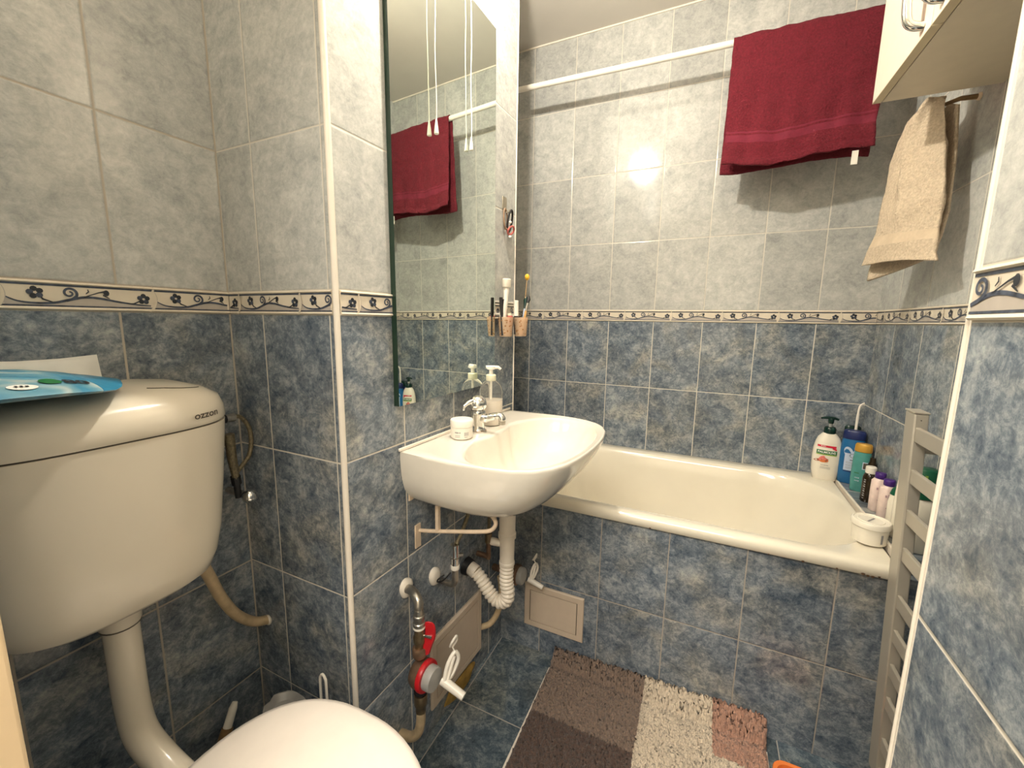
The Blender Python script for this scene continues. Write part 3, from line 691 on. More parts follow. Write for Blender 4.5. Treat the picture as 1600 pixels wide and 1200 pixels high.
j = thing('cream_jar', 'small white cream jar with a barcode on the washbasin by the tap', 'jar', WC(.060, .950, .904))
jc = Vector(WC(.060, .950, .9045))
mb = MB(); mb.lathe([(.026, 0), (.0295, .003), (.0305, .010), (.0305, .033)], jc, n=32); mb.build('pot', M['whitepl'], j)
mb = MB(); mb.lathe([(.0315, .034), (.032, .036), (.032, .050), (.0305, .053), (.004, .0535)], jc, n=32); mb.build('screw_lid', M['whitepl'], j)
def cylT(c, r, a0):      # wrap flat drawing on a cylinder; a0 = direction the drawing faces
    return lambda x, y: (c[0] + r * math.cos(a0 + x / r), c[1] + r * math.sin(a0 + x / r), c[2] + y)
mb = MB(); fa = math.atan2(-.95, .62)
T1 = cylT(jc, .0308, fa)
for i, (w_, x) in enumerate([(.0008, .006), (.0014, .008), (.0006, .0102), (.0012, .012), (.0005, .014), (.0012, .016), (.0007, .018)]):
    mb.add([T1(x, .012), T1(x + w_, .012), T1(x + w_, .022), T1(x, .022)], [(0, 1, 2, 3)])
text_mb(mb, '~~~~~', .008, lambda x, y: T1(-.012 + x, .021 + y), bold=.0003)
for k_ in range(3): mb.add([T1(-.020 + i * .003, .008 + k_ * .0028) for i in range(6)] + [T1(-.020 + i * .003, .0088 + k_ * .0028) for i in range(6)], [(i, i + 1, i + 7, i + 6) for i in range(5)])
mb.add([T1(.007 + i * .003, .008) for i in range(4)] + [T1(.007 + i * .003, .0092) for i in range(4)], [(i, i + 1, i + 5, i + 4) for i in range(3)])
mb.build('label_print', M['pgrey'], j, smooth=False)

sp = thing('soap_dispenser', 'clear pump bottle half full of white liquid soap on the washbasin', 'soap dispenser', WC(.048, 1.128, .904))
scn = Vector(WC(.050, 1.125, .9045))
mb = MB(); mb.lathe([(.034, 0), (.0365, .003), (.037, .10), (.0355, .112), (.030, .126), (.020, .136), (.014, .140)], scn, n=32); mb.build('bottle', M['glass'], sp)
mb = MB(); mb.lathe([(.033, .002), (.0352, .005), (.0357, .078), (.0357, .0785)], scn, n=32); mb.build('liquid', M['soap'], sp)
mb = MB(); mb.lathe([(.0145, .138), (.0155, .140), (.0155, .156), (.013, .158)], scn); mb.build('collar', M['pumpc'], sp)
mb = MB(); mb.lathe([(.006, .156), (.006, .172), (.0125, .174), (.0125, .183), (.010, .1845)], scn); mb.build('pump_head', M['whitepl'], sp)
pd = Vector((.85, .53, 0)).normalized()
mb = MB(); mb.tube([scn + Vector((0, 0, .180)), scn + pd * .022 + Vector((0, 0, .180)), scn + pd * .030 + Vector((0, 0, .174))], [.006, .005, .004], 10); mb.tube([scn + Vector((0, 0, .180)), scn - pd * .016 + Vector((0, 0, .1805))], [.006, .005], 10); mb.build('spout', M['whitepl'], sp)
mb = MB(); mb.tube([scn + Vector((0, 0, .0795)), scn + Vector((0, 0, .139))], .0035, 8); mb.build('dip_tube', M['whitepl'], sp)

# bracket under the basin
br = thing('basin_bracket', 'cream painted iron bracket under the washbasin', 'bracket', WC(0, .83, .67))
mb = MB(WC); mb.box(.0, .004, .815, .837, .622, .688); mb.build('lower_wall_plate', M['iron'], br, bevel=.001)
mb = MB(WC); mb.box(0, .004, .795, .812, .765, .808); mb.build('upper_wall_plate', M['iron'], br, bevel=.001)
mb = MB(WC); mb.tube(smoothpath([(.003, .832, .668), (.05, .836, .676), (.13, .842, .693), (.19, .848, .706), (.216, .850, .716), (.228, .851, .735), (.218, .851, .752), (.19, .850, .760), (.15, .849, .762)], 5), .0052, 12); mb.build('hook_rod', M['iron'], br)
mb = MB(WC); mb.box(.056, .066, .832, .843, .676, .792); mb.build('strut', M['iron'], br, bevel=.001)

# waste pipe
wt = thing('waste_trap', 'white corrugated waste pipe looping under the washbasin', 'pipe', WC(.153, UC, .45))
mb = MB(WC)
def lat(prof, n_, u_): 
    mb.loft([[(n_ + r * math.cos(t), u_ + r * math.sin(t), z) for t in [2 * PI * k / 22 for k in range(22)]] for r, z in prof])
lat([(.0245, .706), (.0245, .600), (.027, .597), (.027, .582), (.0225, .580), (.0222, .505), (.024, .503), (.024, .495)], .153, UC); mb.build('tailpiece', M['pvc'], wt)
mb = MB(WC); mb.tube([(.135, UC - .004, .558), (.108, UC - .014, .563), (.104, UC - .016, .564)], [.011, .012, .010], 12); mb.build('side_stub', M['pvc'], wt)
pth = smoothpath([(.153, UC, .497), (.152, UC, .46), (.153, UC, .43), (.158, UC, .398), (.152, UC, .372), (.128, UC, .358), (.103, UC, .368), (.080, UC, .392), (.060, UC, .415), (.040, UC, .432)], 7)
q_ = [Vector(pth[0])]; acc = 0
for a_, b_ in zip(pth, pth[1:]):
    a_, b_ = Vector(a_), Vector(b_); L_ = (b_ - a_).length; t_ = .0032 - acc
    while t_ <= L_: q_.append(a_.lerp(b_, t_ / L_)); t_ += .0032
    acc = (acc + L_) % .0032
pth = [tuple(p) for p in q_]; rr_ = [.0198 + .0026 * (1, .4, -1, .4)[i % 4] for i in range(len(pth))]
mb = MB(WC); mb.tube(pth, rr_, 18); mb.build('corrugated_bend', M['pvc'], wt, angle=80)
mb = MB(WC); mb.tube([(.042, UC, .431), (.018, UC, .440)], .0215, 18); mb.build('end_sleeve', M['pvc'], wt)
mb = MB(WC); mb.tube([(.020, UC, .439), (.001, UC, .442)], [.026, .029], 16); mb.build('rubber_grommet', M['dark'], wt)
# pale waste hose below the bend
mb = MB(WC); mb.tube(smoothpath([(.045, 1.205, .33), (.055, 1.20, .27), (.05, 1.185, .205), (.03, 1.165, .165), (.002, 1.15, .15)], 5), .0105, 10)
o = mb.build('drain_hose', M['beigehose'], loc=WC(.03, 1.18, .15)); tag(o, 'brown hose running into the wall below the waste pipe', 'hose')

# angle valve with its hoses
av = thing('angle_valve', 'chrome angle valve with white ring below the washbasin', 'valve', WC(.05, .925, .50))
mb = MB(WC); lat([(.0095, .480), (.0095, .516)], .05, .928); mb.build('lower_pipe', M['steel'], av)
mb = MB(WC); lat([(.0125, .516), (.0130, .518), (.0130, .527), (.0125, .529)], .05, .928); mb.build('white_ring', M['whitepl'], av)
mb = MB(WC); lat([(.0115, .529), (.0115, .552)], .05, .928); mb.build('chrome_sleeve', M['chrome'], av)
mb = MB(WC); lat([(.0125, .554), (.0125, .592)], .05, .928); mb.build('upper_sleeve', M['chrome'], av)
mb = MB(WC); lat([(.013, .551), (.013, .555)], .05, .928); mb.tube([(.05, .928, .557), (.066, .945, .556)], .006, 8); mb.build('clip', M['steel'], av)
mb = MB(WC); mb.tube(smoothpath([(.05, .928, .484), (.045, .928, .468), (.03, .928, .462), (.001, .928, .462)], 4), .0095, 12); mb.build('elbow', M['steel'], av)
mb = MB(WC); mb.tube(smoothpath([(.04, .92, .505), (.025, .905, .485), (.02, .885, .49), (.028, .878, .505), (.04, .89, .515)], 5), .0022, 6); mb.build('wire_loop', M['dark'], av)
for k_, (pp, lb) in enumerate((([(.055, 1.01, .80), (.06, 1.0, .70), (.058, .96, .63), (.052, .932, .592)], 'braided hose dropping from the tap to the chrome angle valve'), ([(.07, 1.04, .80), (.065, 1.08, .70), (.05, 1.12, .60), (.045, 1.125, .535)], 'braided hose dropping from the tap to the brass pipe in the corner'))):
    mb = MB(WC); mb.tube(smoothpath(pp, 6), .0058, 10); o = mb.build('supply_hose', M['hose'], loc=WC(*pp[-1])); tag(o, lb, 'hose', 'supply hoses under the washbasin')
o = thing('brass_pipe', 'brown brass pipe stub in the corner behind the waste pipe', 'pipe', WC(.045, 1.125, .44))
mb = MB(WC); lat([(.008, .44), (.008, .50)], .045, 1.125); mb.build('pipe_stub', M['bronze'], o)
mb = MB(WC); lat([(.012, .50), (.012, .533)], .045, 1.125); mb.build('nut', M['brass'], o)
mb = MB(WC); mb.tube([(.045, 1.125, .447), (.001, 1.125, .447)], .009, 10); mb.build('elbow', M['bronze'], o)
# small escutcheons
def escut(u, z, lb):
    o = thing('wall_flange', lb, 'pipe cover', WC(0, u, z))
    n_ = 22; rg = lambda s, off: [(off, u + .022 * s * math.cos(t) * (1 + .12 * math.sin(3 * t)), z + .030 * s * math.sin(t) * (1 + .1 * math.cos(2 * t + 1))) for t in [2 * PI * k / n_ for k in range(n_)]]
    mb = MB(WC); mb.loft([rg(1, .0005), rg(.98, .004), rg(.75, .011), rg(.45, .013)]); mb.build('flange_disc', M['trim'], o)
escut(.776, .532, 'chipped cream wall flange where the meter pipe leaves the wall')
escut(.893, .497, 'small cream wall flange beside the chrome angle valve')

# access hatches
def hatch(T, s0, s1, z0, z1, lb, base):
    o = thing('access_hatch', lb, 'hatch', base)
    mb = MB(T); w_ = .022
    mb.loft([[(s0, z0, .0005), (s1, z0, .0005), (s1, z1, .0005), (s0, z1, .0005)], [(s0, z0, .006), (s1, z0, .006), (s1, z1, .006), (s0, z1, .006)],
             [(s0 + .003, z0 + .003, .009), (s1 - .003, z0 + .003, .009), (s1 - .003, z1 - .003, .009), (s0 + .003, z1 - .003, .009)],
             [(s0 + w_, z0 + w_, .009), (s1 - w_, z0 + w_, .009), (s1 - w_, z1 - w_, .009), (s0 + w_, z1 - w_, .009)],
             [(s0 + w_, z0 + w_, .003), (s1 - w_, z0 + w_, .003), (s1 - w_, z1 - w_, .003), (s0 + w_, z1 - w_, .003)]], True, False); mb.build('frame', M['hatch'], o, smooth=False)
    g_ = w_ + .0030
    mb = MB(T); mb.loft([[(s0 + g_, z0 + g_, a), (s1 - g_, z0 + g_, a), (s1 - g_, z1 - g_, a), (s0 + g_, z1 - g_, a)] for a in (.001, .0085)]); mb.build('panel', M['hatch'], o, smooth=False)
    mb = MB(T); mb.loft([[(s0 + w_, z0 + w_, a), (s1 - w_, z0 + w_, a), (s1 - w_, z1 - w_, a), (s0 + w_, z1 - w_, a)] for a in (.0031, .0045)]); mb.build('gap', M['groove'], o, smooth=False)
hatch(lambda s, z, o_: WC(o_, s, z), .868, 1.142, .075, .300, 'larger cream plastic access hatch on the mirror wall behind the red water meter', WC(0, 1.0, .075))
hatch(lambda s, z, o_: (s, 1.297 - o_, z), -.541, -.316, .101, .271, 'cream plastic access hatch in the tiled bath panel', (-.43, 1.29, .101))

# dried foam patch at the foot of the wall
mb = MB(WC); n_ = 20
def foam(s, off): return [(off * (1 + .25 * math.sin(5 * t)), 1.02 + .085 * s * math.cos(t) * (1 + .1 * math.sin(4 * t)), .034 + .032 * s * math.sin(t) * (1 + .15 * math.sin(3 * t))) for t in [2 * PI * k / n_ for k in range(n_)]]
mb.loft([foam(1, .0006), foam(.95, .005), foam(.7, .009), foam(.3, .010)]); o = mb.build('foam_patch', M['foam'], loc=WC(0, 1.02, 0)); tag(o, 'yellow-brown dried patch at the foot of the wall under the hatch', 'stain patch')

# water meter and stop valve on the wall
wm = thing('water_meter', 'red-ringed water meter with red lever valve on a wall pipe', 'water meter', WC(.07, .75, .30))
mu, mn = .748, .068
mb = MB(WC); mb.tube(smoothpath([(.006, .772, .535), (.03, .766, .541), (.052, .756, .541), (.066, .750, .530), (mn, mu, .512)], 5), .0115, 14); mb.build('elbow', M['steel'], wm)
mb = MB(WC); lat([(.012, .515), (.012, .500), (.0145, .498), (.0145, .490), (.0135, .488), (.0135, .480), (.0155, .478), (.0155, .470)], mn, mu); mb.build('union', M['steel'], wm)
mb = MB(WC); lat([(.0158, .469), (.0158, .464)], mn, mu); mb.build('white_washer', M['whitepl'], wm)
mb = MB(WC); lat([(.0125, .464), (.0125, .445), (.0155, .440), (.0155, .425), (.0125, .420), (.0125, .408)], mn, mu); mb.build('ball_valve', M['brass'], wm)
mb = MB(WC); lat([(.016, .410), (.0185, .405), (.0185, .388), (.016, .383)], mn, mu); mb.build('black_nut', M['bronze'], wm)
mb = MB(WC)   # lever: flat bent blade
lv = [(.090, .760, .482, .012), (.094, .762, .466, .017), (.096, .760, .450, .015), (.095, .758, .436, .018), (.091, .755, .420, .013), (.088, .752, .400, .011), (.088, .752, .390, .007)]
mb.loft([[(n - w_, u - .010, z), (n + w_ * .8, u + .002, z), (n + w_ * .8, u + .008, z), (n - w_, u - .004, z)] for n, u, z, w_ in lv]); mb.build('red_lever', M['red'], wm, subsurf=1)
mb = MB(WC); mb.tube([(.075, .752, .442), (.101, .757, .442)], .0045, 10); mb.build('lever_bolt', M['chrome'], wm)
def axn(prof, n0, u0, z0):   # turned about the direction out of the wall
    mb.loft([[(n0 + a, u0 + r * math.cos(t), z0 + r * math.sin(t)) for t in [2 * PI * k / 30 for k in range(30)]] for r, a in prof])
mz = .335
mb = MB(WC); axn([(.020, -.020), (.032, -.012), (.037, 0), (.037, .014)], mn, mu, mz); mb.build('housing', M['bronze'], wm)
mb = MB(WC); axn([(.0370, .013), (.0392, .015), (.0392, .024), (.037, .027), (.031, .027)], mn, mu, mz); mb.build('red_ring', M['red'], wm)
mb = MB(WC); axn([(.030, .026), (.030, .043), (.028, .048), (.006, .049)], mn, mu, mz); mb.build('register', M['greypl'], wm)
mb = MB(WC); lat([(.016, .303), (.0175, .298), (.0175, .280), (.014, .276)], mn, mu); mb.build('lower_black_nut', M['dark'], wm)
mb = MB(WC); lat([(.0165, .274), (.0175, .270), (.0175, .246), (.0135, .240), (.0135, .222)], mn, mu); mb.build('lower_nut', M['brass'], wm)
mb = MB(WC); mb.tube(smoothpath([(mn, mu, .224), (mn - .002, mu, .185), (mn - .012, mu - .002, .15), (mn - .035, mu - .004, .128), (.001, mu - .006, .122)], 5), .0125, 14); mb.build('lower_pipe', M['beigehose'], wm)
def clip_(n0, u0, z0, k, parent, nm='white_clip'):
    o = MB(WC)
    o.tube([(n0 - .01, u0, z0), (n0 + .045 * k, u0 + .004, z0 - .018 * k)], [.010 * k, .0085 * k], 12)
    o.tube(smoothpath([(n0, u0 - .004, z0), (n0 - .002, u0 + .010 * k, z0 + .028 * k), (n0 + .004, u0 + .030 * k, z0 + .048 * k), (n0 + .010, u0 + .036 * k, z0 + .030 * k), (n0 + .006, u0 + .020 * k, z0 + .006 * k), (n0, u0 + .002, z0 - .004)], 4), .0045 * k, 8)
    o.tube([(n0 + .004, u0 + .004, z0 + .004), (n0 + .006, u0 + .026 * k, z0 + .042 * k)], .0038 * k, 8)
    o.tube(smoothpath([(n0 - .005, u0 + .024 * k, z0 + .062 * k), (n0 + .004, u0 + .020 * k, z0 + .078 * k), (n0 + .006, u0 + .034 * k, z0 + .084 * k), (n0 + .003, u0 + .038 * k, z0 + .070 * k), (n0 - .003, u0 + .028 * k, z0 + .058 * k)], 4), .0026 * k, 7)
    o.tube([(n0 + .008, u0 + .033 * k, z0 + .040 * k), (n0 - .001, u0 + .027 * k, z0 + .061 * k)], .0018 * k, 6)
    return o.build(nm, M['whitepl'], parent)
clip_(.132, .768, .322, 1.2, wm)
w2 = thing('water_meter', 'second water meter half hidden behind the white waste pipe', 'water meter', WC(.10, 1.2, .30))
mb = MB(WC); axn([(.030, 0), (.036, .004), (.036, .018), (.030, .022)], .085, 1.235, .335); mb.build('housing', M['bronze'], w2)
mb = MB(WC); axn([(.030, .021), (.030, .036), (.027, .040), (.005, .041)], .085, 1.235, .335); mb.build('register', M['greypl'], w2)
mb = MB(WC); mb.tube([(.001, 1.235, .335), (.086, 1.235, .335)], .012, 12); mb.build('wall_pipe', M['bronze'], w2)
clip_(.140, 1.262, .312, 1.0, w2)

# hook with hair elastics on the mirror wall
hk = thing('wall_hook', 'small metal stick-on hook on the tiles beside the mirror', 'hook', WC(0, 1.287, 1.60))
mb = MB(WC); mb.box(.0005, .003, 1.272, 1.300, 1.590, 1.632); mb.build('plate', M['metalpl'], hk, bevel=.001)
mb = MB(WC); mb.tube(smoothpath([(.003, 1.286, 1.597), (.006, 1.286, 1.585), (.016, 1.286, 1.581), (.022, 1.286, 1.590)], 4), .0022, 8); mb.build('peg', M['metalpl'], hk)
for nm, cu, cz, ru, rz, mt, rr, lb, tilt, n0 in (('hair_elastic', 1.297, 1.556, .014, .034, 'hairb', .0036, 'black hair elastic hanging on the small metal hook', .012, .017), ('hair_elastic', 1.280, 1.560, .012, .032, 'brownel', .003, 'brown hair elastic hanging left of the black one on the hook', -.004, .010), ('hair_elastic', 1.300, 1.527, .018, .012, 'hairp', .0032, 'pink hair elastic with a bead, lowest on the small hook', .014, .020)):
    pts = [(n0 + tilt * .5 * math.sin(t), cu + ru * math.cos(t), cz + rz * math.sin(t)) for t in [2 * PI * k / 26 for k in range(27)]]
    mb = MB(WC); mb.tube(pts, rr, 8, caps=False); 
    if mt == 'hairp': mb2 = [(n0 + .004, 1.286, 1.533)]
    o = mb.build(nm, M[mt], loc=WC(n0, cu, cz)); tag(o, lb, 'hair tie', 'hair elastics on the hook')
for (u, z, lb) in ((1.283, 1.549, 'upper white bead hanging among the hair elastics'), (1.283, 1.503, 'lower white bead hanging below the hair elastics')):
    mb = MB(); mb.ball(WC(.026, u, z), .0048, 12); o = mb.build('bead', M['whitepl'], loc=WC(.026, u, z)); tag(o, lb, 'bead', 'white beads under the hook')

# make-up organiser with three cups
og = thing('cup_rack', 'small white wall rack holding three cups beside the mirror', 'rack', WC(0, 1.26, 1.22))
mb = MB(WC); mb.box(.0005, .006, 1.212, 1.366, 1.247, 1.254); mb.box(.0005, .006, 1.212, 1.366, 1.288, 1.293); mb.box(.0005, .006, 1.212, 1.217, 1.247, 1.293); mb.box(.0005, .006, 1.361, 1.366, 1.247, 1.293); mb.build('wire_frame', M['whitepl'], og, bevel=.001)
cups = ((.037, 1.240, 'clear patterned cup with the pencils and white tube, nearer the mirror'), (.056, 1.312, 'clear patterned cup with the brushes at the bath end of the rack'))
for n0, u0, _ in cups:
    mb = MB(WC); mb.tube([(.006, u0 + .02, 1.244), (n0 - .02, u0, 1.244)], .003, 8); mb.build('cup_arm', M['whitepl'], og)
for i, (n0, u0, lb) in enumerate(cups):
    c = thing('cup', lb, 'cup', WC(n0, u0, 1.176), 'cups on the wall rack')
    cv_ = Vector(WC(n0, u0, 1.176))
    mb = MB(); mb.lathe([(.0195, 0), (.021, .002), (.0255, .064), (.0240, .064), (.0195, .004)], cv_, n=28); mb.build('shell', M['cupclr'], c)
    if 1: 
        mb = MB(); rnd = random.Random(i)
        for k_ in range(60):
            a = rnd.uniform(0, 2 * PI); z_ = rnd.uniform(.008, .058); rr = .0213 + .0047 * z_ / .064
            T_ = cylT(cv_, rr, a); s_ = rnd.uniform(.0016, .0032)
            mb.add([T_(s_ * math.cos(t), z_ + s_ * math.sin(t)) for t in [2 * PI * q_ / 7 for q_ in range(7)]], [tuple(range(7))])
        mb.build('speckled_print', M['cupdots'], c, smooth=False)['kind'] = 'stuff'
def stick(nm, lb, cat, p0, p1, r, mt, cap=None, grp=None):
    o = thing(nm, lb, cat, WC(*p0), grp)
    a, b_ = Vector(WC(*p0)), Vector(WC(*p1)); m_ = a.lerp(b_, .55)
    mb = MB(); mb.tube([a, m_], r, 10); mb.build('barrel', M[mt], o)
    mb = MB(); mb.tube([m_, b_, b_ + (b_ - a).normalized() * .001], [r * 1.12, r * 1.12, r * .7], 10); mb.build('cap', M[cap or mt], o)
G_ = 'black make-up pencils in the cups'
stick('makeup_pencil', 'shorter black make-up pencil leaning in the cup nearer the mirror', 'makeup pencil', (.026, 1.246, 1.18), (.022, 1.252, 1.298), .0042, 'pblack', 'hairb', G_)
stick('makeup_pencil', 'taller black make-up pencil standing straight in the cup nearer the mirror', 'makeup pencil', (.036, 1.222, 1.18), (.031, 1.216, 1.302), .0048, 'pblack', 'hairb', G_)
stick('lip_gloss', 'coral red tube lying low in the cup nearer the mirror', 'cosmetic tube', (.048, 1.248, 1.18), (.048, 1.248, 1.244), .0085, 'cupfill', 'hairp')
stick('nail_bottle', 'short yellow-capped bottle in the cup nearer the mirror', 'cosmetic bottle', (.040, 1.258, 1.18), (.040, 1.262, 1.252), .006, 'cupfill', 'pumpc')
tt = thing('toothpaste_tube', 'white tube with wide cap standing upright in the cup nearer the mirror', 'tube', WC(.028, 1.25, 1.182))
mb = MB(WC)
def flat(c, w_, d_, z): return [(c[0] + d_ * math.cos(t), c[1] + w_ * math.sin(t), z) for t in [2 * PI * k / 18 for k in range(18)]]
mb.loft([flat((.030, 1.244), .010, .003, 1.182), flat((.027, 1.252), .010, .005, 1.26), flat((.025, 1.262), .011, .008, 1.31), flat((.024, 1.266), .013, .010, 1.337)]); mb.build('tube_body', M['whitepl'], tt)
mb = MB(WC); mb.loft([flat((.024, 1.267), .019, .012, 1.338), flat((.024, 1.267), .020, .013, 1.340), flat((.024, 1.268), .021, .013, 1.364), flat((.024, 1.268), .019, .011, 1.366)]); mb.build('wide_cap', M['cwhite'], tt)
stick('mascara', 'white-capped mascara with dark barrel in the bath-end cup', 'mascara', (.045, 1.300, 1.182), (.045, 1.298, 1.296), .0075, 'pblack', 'whitepl')
mk = thing('makeup_brush', 'make-up brush with tan handle and dark bristles in the bath-end cup', 'brush', WC(.055, 1.326, 1.182))
mb = MB(WC); mb.tube([(.060, 1.312, 1.182), (.062, 1.340, 1.262)], .0045, 10); mb.build('handle', M['tan'], mk)
mb = MB(WC); mb.tube([(.062, 1.340, 1.263), (.063, 1.350, 1.290)], .0040, 10); mb.build('ferrule', M['steel'], mk)
mb = MB(WC); mb.tube([(.063, 1.350, 1.290), (.064, 1.356, 1.302), (.064, 1.360, 1.316)], [.0045, .007, .003], 10); mb.build('bristles', M['dark'], mk)
es = thing('ear_pick', 'thin stick with a round yellow tip sticking up from the bath-end cup', 'stick', WC(.045, 1.335, 1.185))
mb = MB(WC); mb.tube([(.05, 1.338, 1.182), (.05, 1.368, 1.372)], .0010, 6); mb.build('wire', M['tan'], es)
mb = MB(); mb.ball(WC(.05, 1.370, 1.381), .0085, 14, sz=1.3); mb.build('round_tip', M['yellow'], es)
tbz = thing('toothbrush', 'dark toothbrush with pale handle leaning right in the bath-end cup', 'toothbrush', WC(.06, 1.33, 1.182))
mb = MB(WC); mb.tube([(.055, 1.328, 1.182), (.052, 1.352, 1.27)], .0050, 10); mb.build('handle', M['plav'], tbz)
mb = MB(WC); mb.tube([(.052, 1.352, 1.27), (.050, 1.362, 1.300), (.050, 1.364, 1.312)], [.0045, .0085, .004], 10); mb.build('head', M['dgreen'], tbz)

# ------------------------------------------------------------------ bathtub
tub = thing('bathtub', 'cream enamel bathtub along the far wall', 'bathtub', (-.06, 1.63, .05))
TX0, TX1, TY0, TY1 = -.640, .489, 1.283, 1.9685
def tz(y): return .006 + .014 * (y - TY0) / (TY1 - TY0)
def rrect(x0, x1, y0, y1, r, z, n=10, slope=1):
    pts = []
    rr = r if isinstance(r, tuple) else (r, r, r, r)      # corners: (x1,y1) (x0,y1) (x0,y0) (x1,y0)
    for (cx, cy, a0, q) in ((x1, y1, 0, rr[0]), (x0, y1, PI / 2, rr[1]), (x0, y0, PI, rr[2]), (x1, y0, 3 * PI / 2, rr[3])):
        sx_ = -1 if cx == x1 else 1; sy_ = -1 if cy == y1 else 1
        ox, oy = cx + sx_ * q, cy + sy_ * q
        for k in range(n):
            a = a0 + (PI / 2) * k / (n - 1); x, y = ox + q * math.cos(a), oy + q * math.sin(a)
            pts.append((x, y, z + slope * tz(y)))
    return pts
mb = MB()
RI = (.24, .12, .10, .20)
rings = [rrect(TX0, TX1, TY0 + .003, TY1, .012, .586, slope=.2), rrect(TX0, TX1, TY0 - .002, TY1, .012, .592, slope=.3), rrect(TX0, TX1, TY0 - .002, TY1, .014, .606), rrect(TX0 + .003, TX1 - .003, TY0 + .003, TY1 - .002, .014, .614), rrect(TX0 + .010, TX1 - .008, TY0 + .011, TY1 - .006, .014, .6172),
         rrect(TX0 + .05, .478, TY0 + .046, TY1 - .052, RI, .6145), rrect(TX0 + .055, .474, TY0 + .050, TY1 - .056, RI, .612), rrect(TX0 + .062, .468, TY0 + .055, TY1 - .062, RI, .603),
         rrect(TX0 + .075, .450, TY0 + .066, TY1 - .072, (.23, .11, .10, .19), .56), rrect(TX0 + .095, .40, TY0 + .082, TY1 - .088, (.20, .11, .10, .18), .45), rrect(TX0 + .12, .33, TY0 + .10, TY1 - .11, (.18, .12, .10, .16), .33), rrect(TX0 + .16, .26, TY0 + .13, TY1 - .14, (.15, .12, .10, .14), .265, slope=0), rrect(TX0 + .26, .14, TY0 + .22, TY1 - .23, (.10, .10, .10, .10), .25, slope=0), rrect(TX0 + .45, 0, TY0 + .30, TY1 - .31, .02, .247, slope=0)]
mb.loft(rings, False, True); mb.build('tub_shell', M['enamel'], tub, angle=70)
mb = MB(); mb.lathe([(.026, 0), (.03, .002), (.022, .004), (.004, .003)], (-.42, 1.63, .2485)); mb.build('drain', M['chrome'], tub)
rc = random.Random(3)
for (x, s_) in ((-.548, .0048), (-.115, .0028), (.285, .0035), (.36, .0025), (.415, .0045), (.425, .0035), (.435, .004), (.448, .003), (.205, .0018), (-.30, .0016)):
    y = TY0 - .0022; zc = .5885 + rc.uniform(0, .004) + (.004 if s_ > .0045 and x < 0 else 0)
    n_ = 9; mb = MB(); mb.add([(x + s_ * (1 + .3 * math.sin(3 * t)) * math.cos(t), y, zc + s_ * .8 * math.sin(t)) for t in [2 * PI * k / n_ for k in range(n_)]], [tuple(range(n_))])
    mb.build('rust_chip', M['bronze'], tub, smooth=False)

# ------------------------------------------------------------------ bottles on the tub corner and ledge
def sring(c, w_, d_, z, yaw, e=2.6, n=32):
    pts = []
    for k in range(n):
        t = 2 * PI * k / n; cs, sn = math.cos(t), math.sin(t)
        x = w_ * abs(cs) ** (2 / e) * (1 if cs > 0 else -1); y = d_ * abs(sn) ** (2 / e) * (1 if sn > 0 else -1)
        pts.append((c[0] + x * math.cos(yaw) - y * math.sin(yaw), c[1] + x * math.sin(yaw) + y * math.cos(yaw), z))
    return pts
def bloft(parent, nm, mt, c, yaw, prof, e=2.6, angle=50):
    mb = MB(); mb.loft([sring(c, w_, d_, c[2] + z, yaw, e) for z, w_, d_ in prof]); return mb.build(nm, M[mt], parent, angle=angle)
def faceT(c, yaw, d_, z0):   # flat front face facing the camera side (local -y)
    def T(x, y):
        dd = d_(x, y) if callable(d_) else d_
        return (c[0] + x * math.cos(yaw) + dd * math.sin(yaw), c[1] + x * math.sin(yaw) - dd * math.cos(yaw), c[2] + z0 + y)
    return T
def patch(mb, T, x0, x1, y0, y1, mi, n=8):
    mb.add([T(x0 + (x1 - x0) * i / n, y0) for i in range(n + 1)] + [T(x0 + (x1 - x0) * i / n, y1) for i in range(n + 1)], [(i, i + 1, n + 2 + i, n + 1 + i) for i in range(n)], mi)
ZR = .630; ZL = .639
# white pump bottle
PC = (.457, 1.918, ZR); py = -.02
bt = thing('pump_bottle', 'white liquid soap bottle with dark green pump and almond label', 'soap bottle', PC)
prof = [(0, .034, .019), (.004, .038, .022), (.04, .045, .026), (.09, .047, .027), (.13, .045, .026), (.155, .040, .024), (.172, .034, .021), (.184, .024, .018), (.190, .018, .0165)]
bloft(bt, 'bottle_body', 'cwhite', PC, py, prof, 2.5)
mb = MB(); mb.lathe([(.019, .188), (.0195, .190), (.0195, .206), (.016, .212), (.0145, .213)], PC); mb.build('collar', M['dgreen'], bt)
mb = MB(); mb.lathe([(.0055, .212), (.0055, .232)], PC); mb.build('pump_stem', M['greypl'], bt)
mb = MB(); mb.lathe([(.0075, .226), (.009, .230), (.0095, .244), (.008, .247)], PC)
d0 = Vector((-1, -.15, 0)).normalized(); c0_ = Vector(PC) + Vector((0, 0, .246))
mb.tube([c0_ - d0 * .024 + Vector((0, 0, -.004)), c0_ - d0 * .01 + Vector((0, 0, .001)), c0_ + d0 * .012 + Vector((0, 0, .002)), c0_ + d0 * .034 + Vector((0, 0, -.001))], [.004, .0055, .0055, .0035], 10); mb.build('pump_head', M['dgreen'], bt)
def dep(prof, x, z):
    for (a, w0, e0), (b_, w1, e1) in zip(prof, prof[1:]):
        if a <= z <= b_:
            k = (z - a) / (b_ - a); w_, d_ = w0 + (w1 - w0) * k, e0 + (e1 - e0) * k
            return d_ * max(.02, 1 - min(.97, abs(x) / w_) ** 2.5) ** (1 / 2.5) + .0009
    return .02
T2 = faceT(PC, py, lambda x, y: dep(prof, x, y), 0)
mb = MB()
